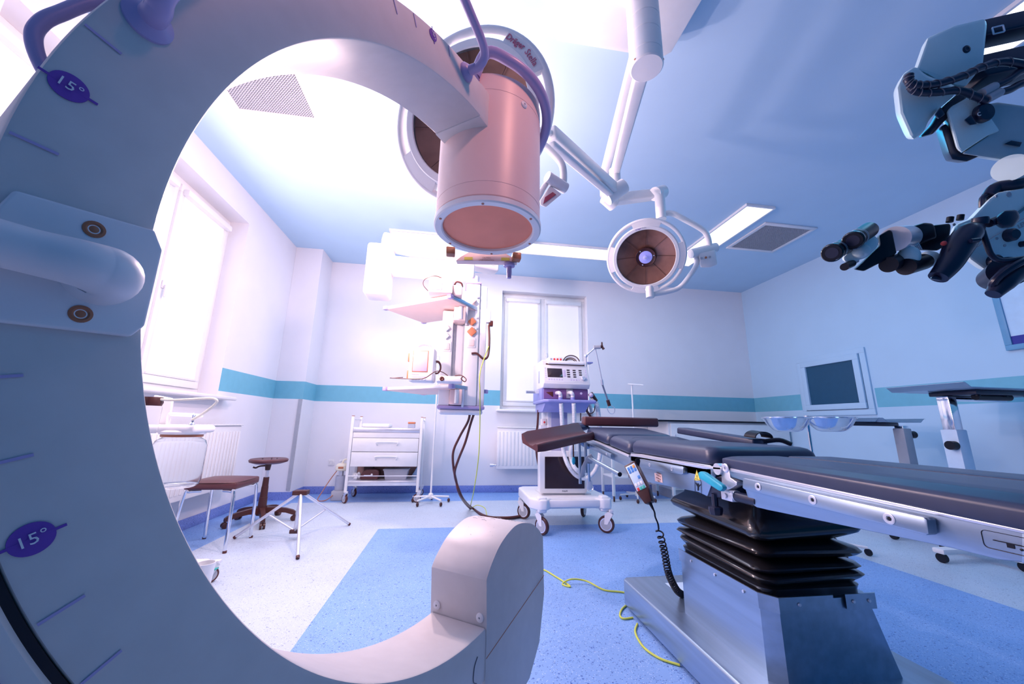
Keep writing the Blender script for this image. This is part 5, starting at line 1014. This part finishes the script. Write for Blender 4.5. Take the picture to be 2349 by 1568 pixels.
q = dp(2185, 1000, dt); o = thing('instrument_table', (q.x, q.y, 0), 'nearer and higher steel instrument table at the right edge beneath the microscope', 'instrument table', 'steel instrument tables on posts')
ta = dp(2112, 883, dt); zz = ta.z-.035
itray(o, ta.x, ta.x+1.05, ta.y, zz, .55, .035)
MB().box(ta.x+.30, ta.x+.95, ta.y-.16, ta.y+.16, zz-.045, zz-.008, bev=.005).build('tray_carrier', NAVY, o)
MB().cyl((ta.x+.38, ta.y-.1, zz-.06), (ta.x+.70, ta.y-.12, zz-.06), .028, n=16).build('carrier_bar', BLK, o)
for k in (.34, .62, .86): MB().lathe([(.018, -.014), (.018, 0), (0, 0)], (ta.x+k, ta.y-.14, zz-.045), n=12).build('rubber_stop', BLK, o)
q = ipost(o, 2190, 1000, dt, .085, zz-.05, dp(2190, 985, dt).z, BRD, -1, .42)
MB().box(q.x-.045, q.x+.60, q.y-.04, q.y+.04, zz-.085, zz-.05, bev=.004).build('cross_bar', CHR, o)
df = 3.8
o = thing('instrument_table', dp(2062, 975, df)*1, 'farther steel instrument table with two low trays right of the bowls', 'instrument table', 'steel instrument tables on posts'); o.location.z = 0; ROOT[o.name] = V(o.location)
fa, fb_, fc, fd = dp(1958, 958, df), dp(2010, 958, df), dp(2005, 957, df), dp(2132, 957, df); zf = fa.z-.03; y0 = fa.y
itray(o, dp(1915, 958, df).x, fb_.x-.01, y0+.12, zf, .40, .035); itray(o, fb_.x, fd.x, y0+.12, zf, .40, .035)
MB().box(fb_.x-.22, fb_.x+.36, y0+.04, y0+.20, zf-.045, zf-.008, bev=.005).build('tray_carrier', NAVY, o)
ipost(o, 2072, 1000, df, .075, zf-.04, dp(2060, 982, df).z, GRY, 1, .36)
# ---------------------------------------------------------------- surgical microscope
ms = thing('surgical_microscope', dp(2250, 420, 1.45), 'white and black surgical microscope on a jointed arm at the right edge', 'microscope')
D0 = 1.42
def sl(pts, d, th, m, nm, bev=.004, par=ms): return MB().slab(pts, d, th, bev=bev).build(nm, m, par)
WM = mat('microscope_white', (.66, .86, .90), .4, var=.02); BM = NAVY
# joint head at the top
sl([(2101, 160), (2127, 86), (2190, 58), (2262, 41), (2266, 55), (2256, 150), (2215, 200), (2160, 190), (2123, 168)], D0, .20, WM, 'joint_cover', .018)
sl([(2057, 200), (2072, 168), (2100, 150), (2128, 172), (2196, 196), (2190, 220), (2160, 244), (2130, 278), (2122, 300), (2096, 323), (2086, 310), (2064, 260)], D0-.02, .17, WM, 'joint_cap', .016)
sl([(2112, 315), (2140, 285), (2163, 245), (2200, 212), (2230, 200), (2215, 230), (2160, 285), (2140, 308)], D0+.02, .13, BM, 'joint_core', .01)
MB().lathe([(.014, -.002), (.014, .002), (.009, .003), (.005, .001), (0, .001)], dp(2217, 113, D0-.001), -fw, 20).build('cover_screw', BM, ms)
sl([(2146, 262), (2158, 245), (2165, 256), (2168, 262), (2154, 272)], D0-.05, .03, BM, 'cable_clip', .003)
# arms running out of view to the right
def bar(a, b, w, h, m, nm, da=D0, db=D0): p, q = dp(*a, da), dp(*b, db); return beam(p, q, w, h, nm, m, ms, bev=.008)
bar((2230, 85), (2520, 20), .08, .075, BM, 'upper_link', D0+.12, D0+.06)
bar((2225, 175), (2540, 105), .10, .10, BM, 'lower_link', D0+.12, D0+.06)
p = dp(2290, 68, D0+.055); M = frame(p, dp(2310, 63, D0+.055)-p, z=-fw); pl_ = MB().tube([M @ V((x, y, 0)) for x, y in rrect(.022, .013, .003)], .003, 6, closed=True).build('link_window', ALU, ms)
# spiral-wrapped cables
def wrap(pts, d, r, nm='wrapped_cable'):
    P = cat([dp(a, b, d) for a, b in pts], 10); L = sum((P[i+1]-P[i]).length for i in range(len(P)-1))
    o = MB().tube(P, r, 12).build(nm, BM, ms); n = len(P)*4; hx = []
    for i in range(n):
        t = i/(n-1)*(len(P)-1); j = int(min(t, len(P)-2)); c = P[j].lerp(P[j+1], t-j); tg = (P[j+1]-P[j]).normalized(); a = tg.orthogonal().normalized(); b = tg.cross(a); w2 = 2*PI*i/(n-1)*L/.035
        hx.append(c+a*((r+.0006)*math.cos(w2))+b*((r+.0006)*math.sin(w2)))
    MB().tube(hx, .0018, 5).build('spiral_wrap', DGR, o)
wrap([(2086, 172), (2084, 186), (2095, 194), (2120, 196), (2160, 190), (2215, 172), (2250, 155), (2300, 142), (2360, 150)], D0-.06, .013)
wrap([(2088, 196), (2095, 206), (2115, 212), (2150, 212), (2200, 208), (2240, 222), (2262, 232)], D0-.05, .012)
for k, (a, b) in enumerate((((2250, 215), (2349, 160)), ((2262, 228), (2349, 190)))):
    MB().cyl(dp(*a, D0-.05), dp(a[0]+30, a[1]-16, D0-.05), .016, n=16).build('cable_plug', GRY, ms); MB().tube([dp(a[0]+28, a[1]-15, D0-.05), dp((a[0]+b[0])/2+12, (a[1]+b[1])/2-4, D0-.05), dp(b[0], b[1], D0-.05), dp(b[0]+80, b[1]-20, D0-.05)], .013, 12, smooth=5).build('cable', BM, ms)
# swing box
sl([(2173, 255), (2182, 244), (2240, 212), (2250, 216), (2274, 270), (2295, 300), (2268, 310), (2206, 350), (2196, 340)], D0-.02, .22, WM, 'swing_box', .014)
sl([(2250, 240), (2290, 234), (2420, 252), (2420, 380), (2330, 372), (2206, 352), (2268, 310), (2278, 295)], D0-.0, .20, mat('microscope_grey_blue', (.42, .55, .62), .45), 'swing_box_side', .008)
sl([(2158, 290), (2170, 283), (2176, 290), (2196, 342), (2206, 351), (2248, 358), (2218, 371), (2184, 366), (2176, 350)], D0+.02, .16, BM, 'box_bumper', .006)
kb = MB().lathe([(.034, 0), (.034, .012), (.030, .018), (0, .020)], dp(2250, 262, D0-.03), -fw, 30); kb.slab([(2212, 275), (2228, 262), (2242, 284), (2225, 287)], D0-.05, .018, bev=.004); kn = kb.build('brake_knob', BM, ms)
text('C', .020, frame(dp(2246, 262, D0-.0515), rt+up*.3, z=-fw), WHT, kn, 'lettering', .0006)
sl([(2304, 330), (2320, 322), (2345, 326), (2340, 336)], D0-.01, .01, BM, 'box_slot', .001)
# pivot below
MB().cyl(dp(2318, 385, D0-.03), dp(2360, 410, D0+.12), .047, n=32).build('pivot_barrel', WM, ms)
MB().cyl(dp(2338, 418, D0), dp(2338, 436, D0), .03, n=24).build('pivot_neck', ALU, ms)
MB().tube([dp(2268, 450, D0), dp(2285, 430, D0), dp(2330, 422, D0-.02), dp(2420, 405, D0)], .02, 14, smooth=6).build('swivel_ring', BM, ms)
for px in (2252, 2268): MB().tube([dp(px, 475, D0), dp(px+1, 456, D0), dp(px+14, 446, D0), dp(px+30, 444, D0)], .009, 10, smooth=5).build('cable_loop', BM, ms)
# optics carrier
sl([(2196, 512), (2228, 500), (2270, 455), (2290, 440), (2420, 420), (2420, 640), (2300, 632), (2262, 622), (2226, 596), (2208, 570), (2180, 556)], D0-.05, .20, WM, 'optics_carrier', .012)
MB().tube([dp(2220, 585, D0-.055), dp(2232, 572, D0-.055), dp(2300, 530, D0-.055), dp(2400, 470, D0-.055)], .0015, 6).build('carrier_seam', GRY, ms)
MB().tube([dp(2320, 500, D0-.055), dp(2349, 478, D0-.055), dp(2400, 440, D0-.055)], .005, 6).build('carrier_groove', mat('teal_groove', (.03, .18, .25), .4), ms)
for px, py, r in ((2313, 540, .024), (2342, 560, .011), (2276, 600, .024)):
    MB().lathe([(r, 0), (r*.95, .016), (r*.7, .022), (0, .022)], dp(px, py, D0-.05), -fw, 26).build('focus_knob', BM, ms)
for px, py in ((2286, 547), (2304, 563), (2188, 515), (2285, 450)): MB().lathe([(.005, 0), (.005, .002), (0, .002)], dp(px, py, D0-.05), -fw, 12).build('screw', GRY, ms)
MB().lathe([(.009, 0), (.009, .0015), (0, .0015)], dp(2314, 446, D0-.05), -fw, 16).build('cover_plug', GRY, ms)
text('LEICA', .022, frame(dp(2352, 512, D0-.0515), rt+up*.55, z=-fw), GRY, ms, 'lettering', .0004, .0004)
# lens below carrier
MB().cyl(dp(2312, 622, D0-.12), dp(2275, 640, D0-.04), .052, .04, n=32).build('objective_ring', BM, ms)
MB().tube(arc(dp(2325, 625, D0-.15), rt+up*.45, -fw*.3+up*.5, .065, 0, 2*PI, 40)[:-1], .012, 10, closed=True).build('objective_guard', BM, ms)
# bracket with cable in front
MB().cyl(dp(2268, 512, D0-.14), dp(2300, 500, D0-.14), .014, n=18).build('handle_joint', BM, ms)
sl([(2286, 497), (2304, 482), (2335, 480), (2343, 498), (2328, 520), (2300, 524), (2285, 512)], D0-.16, .05, BM, 'handle_clamp', .01)
MB().lathe([(.02, -.012), (.022, 0), (.02, .012)], dp(2248, 508, D0-.14), up, 24).build('handle_eye', BM, ms)
MB().tube([dp(2252, 525, D0-.15), dp(2262, 555, D0-.16), dp(2275, 585, D0-.16), dp(2300, 597, D0-.16), dp(2360, 590, D0-.16)], .008, 12, smooth=7).build('loop_cable', BM, ms)
# hand grips
def grip(pts, rr, nm='hand_grip'):
    P = [dp(a, b, d) for a, b, d in pts]; n = len(rr); MB().tube(cat(P, 6), lambda t: rr[min(int(t*(n-1)), n-2)]*(1-(t*(n-1)-int(min(t*(n-1), n-2))))+rr[min(int(t*(n-1)), n-2)+1]*(t*(n-1)-int(min(t*(n-1), n-2))), 22).build(nm, BM, ms, ang=50)
grip([(2242, 522, 1.28), (2222, 535, 1.27), (2200, 565, 1.26), (2178, 605, 1.25), (2152, 636, 1.25)], (.020, .036, .038, .032, .026))
MB().slab([(2133, 640), (2140, 630), (2170, 625), (2186, 616), (2180, 632), (2160, 644)], 1.245, .03, bev=.008).build('grip_end', BM, ms)
grip([(2349, 612, 1.30), (2320, 630, 1.29), (2300, 650, 1.28), (2278, 675, 1.28)], (.034, .034, .030, .020))
MB().cyl(dp(2226, 552, 1.22), dp(2245, 550, 1.22), .007, n=12).build('grip_button', BM, ms)
MB().ball(dp(2165, 558, 1.25), .008).build('release_button', RED, ms)
# binocular tube
sl([(2048, 545), (2075, 524), (2120, 510), (2140, 512), (2146, 520), (2150, 545), (2110, 560), (2075, 572), (2052, 570)], D0-.10, .10, BLK, 'beam_splitter', .010)
sl([(2140, 516), (2180, 512), (2182, 520), (2176, 560), (2150, 575), (2100, 572), (2100, 555), (2142, 545)], D0-.08, .12, BLK, 'tube_mount', .008)
for px, py in ((2178, 503), (2202, 498)): MB().cyl(dp(px, py+6, D0-.06), dp(px+2, py-5, D0-.06), .010, n=14).build('mount_screw', BLK, ms)
rib = MB().cyl(dp(2052, 548, D0-.14), dp(2078, 545, D0-.08), .042, n=36)
for i in range(18): a = 2*PI*i/18; 
rib.build('knurled_ring', ALU, ms)
sl([(1960, 618), (1975, 605), (2020, 562), (2016, 540), (2040, 526), (2048, 530), (2058, 580), (2040, 592), (1982, 622)], D0-.14, .06, BLK, 'binocular_body', .006)
sl([(1932, 590), (1962, 565), (1985, 530), (2000, 533), (2018, 550), (2014, 566), (1990, 590), (1965, 598), (1938, 602)], D0-.17, .05, WM, 'prism_housing', .012)
MB().ball(dp(1975, 576, D0-.18), .024, 1.1, 1, 1).build('prism_dome', WM, ms)
for (a, b) in (((1908, 580), (1942, 562)), ((1956, 552), (1992, 528))):
    pa_, pb_ = dp(a[0], a[1], D0-.26), dp(b[0], b[1], D0-.15); ax_ = (pb_-pa_).normalized()
    e = MB().cyl(pa_, pb_, .0245, .0265, n=32).build('eyepiece', BLK, ms)
    MB().lathe([(.0255, .0), (.0285, .004), (.0285, .012), (.026, .018)], pa_, ax_, 32).build('eyecup', RUB, e); MB().lathe([(0, -.0008), (.0165, -.0008), (.0165, .0)], pa_, ax_, 24).build('lens', NAVY, e)
    for k in range(2): MB().lathe([(.0268, .045+.012*k), (.0275, .048+.012*k), (.0268, .051+.012*k)], pa_, ax_, 32).build('focus_ring', GRY, e)
MB().cyl(dp(1937, 612, D0-.2), dp(1954, 604, D0-.16), .012, n=18).build('adjust_knob', BLK, ms); MB().cyl(dp(1952, 605, D0-.17), dp(1966, 598, D0-.15), .006, n=12).build('knob_shaft', ALU, ms)
# lower camera tube
for a, b, r in (((2038, 607), (2062, 598), .026), ((2078, 612), (2118, 600), .028)): MB().cyl(dp(*a, D0-.14), dp(*b, D0-.10), r, n=28).build('camera_tube', BLK, ms)
MB().ball(dp(2085, 588, D0-.13), .03, 1, 1, 1.2).build('camera_elbow', WM, ms); MB().ball(dp(2130, 594, D0-.10), .028, 1.2, 1, 1).build('camera_elbow', WM, ms)
for k in range(4): MB().cyl(dp(2095+k*4, 556, D0-.12), dp(2103+k*4, 572, D0-.12), .0015, n=6).build('cooling_fin', ALU, ms)
# things standing on the lower pendant shelf and the upper one
def place_on(M, w, d, z=.032): return M @ V((w, d, z))
g = thing('patient_monitor', place_on(Ml, .34, .18), 'white portable patient monitor with lilac screen on the lower pendant shelf', 'monitor')
ymn = 3.05; zb_ = ZL+.033
fp_ = [ony(a, b, ymn) for a, b in ((931, 875), (935, 872), (942, 795), (950, 790), (1004, 790), (1007, 795), (1007, 872), (1004, 876))]
a0, a1, zt_ = ony(934, 875, ymn).x, ony(976, 876, ymn).x, ony(950, 795, ymn).z
z0_ = min(zb_, zt_-.25)
rot_ = Matrix.Translation((a0, ymn, 0)) @ Matrix.Rotation(rad(-6), 4, 'Z') @ Matrix.Translation((-a0, -ymn, 0))
W_ = .20; MB().box(a0, a0+W_, ymn, ymn+.15, zb_, zt_, bev=.018, seg=3, M=rot_).build('case', WHT, g)
mo = MB().box(a0+.03, a0+W_-.045, ymn-.004, ymn+.002, zb_+.075, zt_-.03, bev=.002, M=rot_).build('screen_bezel', ORB, g); MB().box(a0+.036, a0+W_-.051, ymn-.006, ymn, zb_+.081, zt_-.036, bev=.001, M=rot_).build('screen', LIL, mo)
text('Medtronic', .014, rot_ @ frame((a0+.06, ymn-.0015, zb_+.055), (1, 0, 0), z=(0, -1, 0)), PUR, g, 'lettering', .0004)
for k in range(5): MB().box(a0+.03+k*.024, a0+.047+k*.024, ymn-.006, ymn, zb_+.012, zb_+.026, bev=.002, M=rot_).build('key', WH2, g)
MB().box(a0+.03, a0+.14, ymn-.003, ymn, zb_+.032, zb_+.042, M=rot_).build('key_strip', LIL, g)
MB().tube([rot_ @ V((a0+.04, ymn+.06, zt_-.005)), rot_ @ V((a0+.07, ymn+.06, zt_+.025)), rot_ @ V((a0+.13, ymn+.06, zt_+.03)), rot_ @ V((a0+.17, ymn+.06, zt_-.005))], .010, 10, smooth=6).build('carry_handle', PUR, g)
for z_ in (zb_+.16, zb_+.02): MB().box(a0-.014, a0+.004, ymn+.02, ymn+.06, z_, z_+.07, bev=.005, M=rot_).build('side_clip', ORB, g)
c0 = rot_ @ V((a0+W_+.01, ymn+.10, zb_+.13)); o_ = MB()
for k in range(3): o_.tube([c0+V((.035*math.cos(t)*(1-.12*k), .01*k, .055*math.sin(t)*(1-.1*k))) for t in [2*PI*i/20 for i in range(20)]], .0035, 6, closed=True)
o_.build('cable_coil', BRC, g)
g = thing('control_unit', (.0, 3.05, zb_), 'flat white control unit with round socket on the lower pendant shelf', 'control unit')
c1, c2 = ony(1000, 875, 3.02), ony(1060, 875, 3.02)
MB().box(c1.x, c2.x, 3.02, 3.17, zb_, zb_+.05, bev=.012, seg=3).build('case', WHT, g); MB().lathe([(.018, 0), (.018, .006), (.01, .008), (0, .004)], (c1.x+.045, 3.02, zb_+.025), (0, -1, 0), 20).build('socket', BRC, g)
tag(MB().tube([(c1.x+.09, 3.05, zb_+.055), (c1.x+.04, 3.02, zb_+.08), (c1.x-.01, 2.99, zb_+.075), (c1.x-.08, 2.96, zb_+.02), (c1.x-.14, 2.95, zb_+.008), (c1.x-.26, 2.955, zb_+.008), (c1.x-.34, 2.96, zb_+.01), (c1.x-.32, 2.99, zb_+.014), (c1.x-.25, 2.98, zb_+.02)], .0035, 7, smooth=7).build('sensor_lead', BRC, org=(c1.x, 3, zb_)), 'brown sensor lead winding across the lower pendant shelf', 'cable')
tag(MB().tube([(c2.x-.06, 3.05, zb_+.055), (c2.x-.01, 3.04, zb_+.06), (c2.x+.03, 3.02, zb_+.03), (c2.x+.02, 3.0, zb_+.005), (c2.x-.01, 3.0, zb_+.03), (c2.x+.01, 3.02, zb_+.05)], .004, 7, smooth=7).build('sensor_lead', BRC, org=(c2.x, 3, zb_)), 'short brown lead curled at the right end of the lower pendant shelf', 'cable')
zu_ = ZU+.033; c1 = ony(968, 684, 3.0)
g = thing('defibrillator', (c1.x+.12, 3.05, zu_), 'white monitor unit tinted flare pink with tilted screen on the upper pendant shelf', 'monitor')
xa_ = ony(970, 680, 3.02).x; xb_ = ony(1008, 680, 3.02).x; xc_ = ony(1065, 680, 3.1).x; zt_ = ony(1000, 645, 3.02).z
MB().prism([(3.0, zu_), (3.04, max(zt_, zu_+.13)), (3.14, max(zt_, zu_+.13)), (3.18, zu_)], Matrix(((0, 0, 1, xa_+.04), (1, 0, 0, 0), (0, 1, 0, 0), (0, 0, 0, 1))), .20, bev=.008).build('case', SHELL, g)
sx0 = xa_+.05; M = frame((sx0, 2.999, zu_+.01), (1, 0, 0), y=(0, .04, .13)); MB().box(0, .10, .01, .11, .0, .004, bev=.001, M=M).build('screen', LIL, g)
MB().box(xa_+.24, xa_+.32, 3.04, 3.2, zu_, zu_+.09, bev=.012).build('side_case', SHELL, g); MB().tube([(xa_+.25, 3.06, zu_+.09), (xa_+.27, 3.05, zu_+.12), (xa_+.31, 3.05, zu_+.11), (xa_+.32, 3.06, zu_+.08)], .007, 8, smooth=5).build('lead_coil', BRC, g)
MB().tube([(xa_+.04, 3.0, zu_+.004), (xa_+.0, 2.99, zu_+.05), (xa_+.01, 2.99, zu_+.10), (xa_+.08, 3.0, zu_+.14), (xa_+.14, 3.03, zu_+.14)], .003, 6, smooth=7).build('screen_lead', BRC, g)
# ---------------------------------------------------------------- light
def light(kind, name, loc, energy, col, size=.2, rot=None, size_y=None, spot=None):
    l = bpy.data.lights.new(name, kind); o = bpy.data.objects.new(name, l); C.objects.link(o); o.location = loc; l.energy = energy; l.color = col
    if kind == 'AREA':
        l.size = size
        if size_y: l.shape = 'RECTANGLE'; l.size_y = size_y
    else: l.shadow_soft_size = size
    if rot: o.rotation_euler = rot
    if spot: l.spot_size = spot
    return o
w = bpy.data.worlds.new('world'); bpy.context.scene.world = w; w.use_nodes = True
w.node_tree.nodes['Background'].inputs[0].default_value = (.0, .28, .80, 1); w.node_tree.nodes['Background'].inputs[1].default_value = .33
light('POINT', 'added_flare_light', (-.35, 2.75, 2.7), 105, (1, .68, .66), .06)  # added source without a fixture, imitates the pink lens flare on the ceiling
light('POINT', 'added_shadow_light', (-.70, 2.3, 2.0), 76, (1, .70, .70), .05)  # added unseen point source, placed to throw arm shadows across the ceiling
sl_ = light('SPOT', 'added_flare_spot', (.75, -.15, 2.75), 60, (1, .42, .36), .12, spot=rad(62)); sl_.data.spot_blend = 1; sl_.rotation_euler = (V((-.02, .95, 1.85))-sl_.location).to_track_quat('-Z', 'Y').to_euler()  # added unseen spot, washes the intensifier with flare pink
light('AREA', 'left_window_light', (XL+.15, 3.1, 2.2), 50, (1, .78, .80), 1.6, rot=(0, rad(-90), 0), size_y=2.2)
light('AREA', 'back_strip_light', (.2, 4.86, ZC-.06), 32, (.86, .84, 1), 2.0, size_y=.3)
light('AREA', 'side_strip_light', (3.33, 2.5, ZC-.06), 26, (.0, .52, 1), .3, size_y=4)
sc = bpy.context.scene; vs_ = sc.view_settings
vs_.view_transform = 'Standard'; vs_.look = 'None'; vs_.gamma = 1; vs_.exposure = -.12
try: vs_.use_curve_mapping = False
except Exception: pass
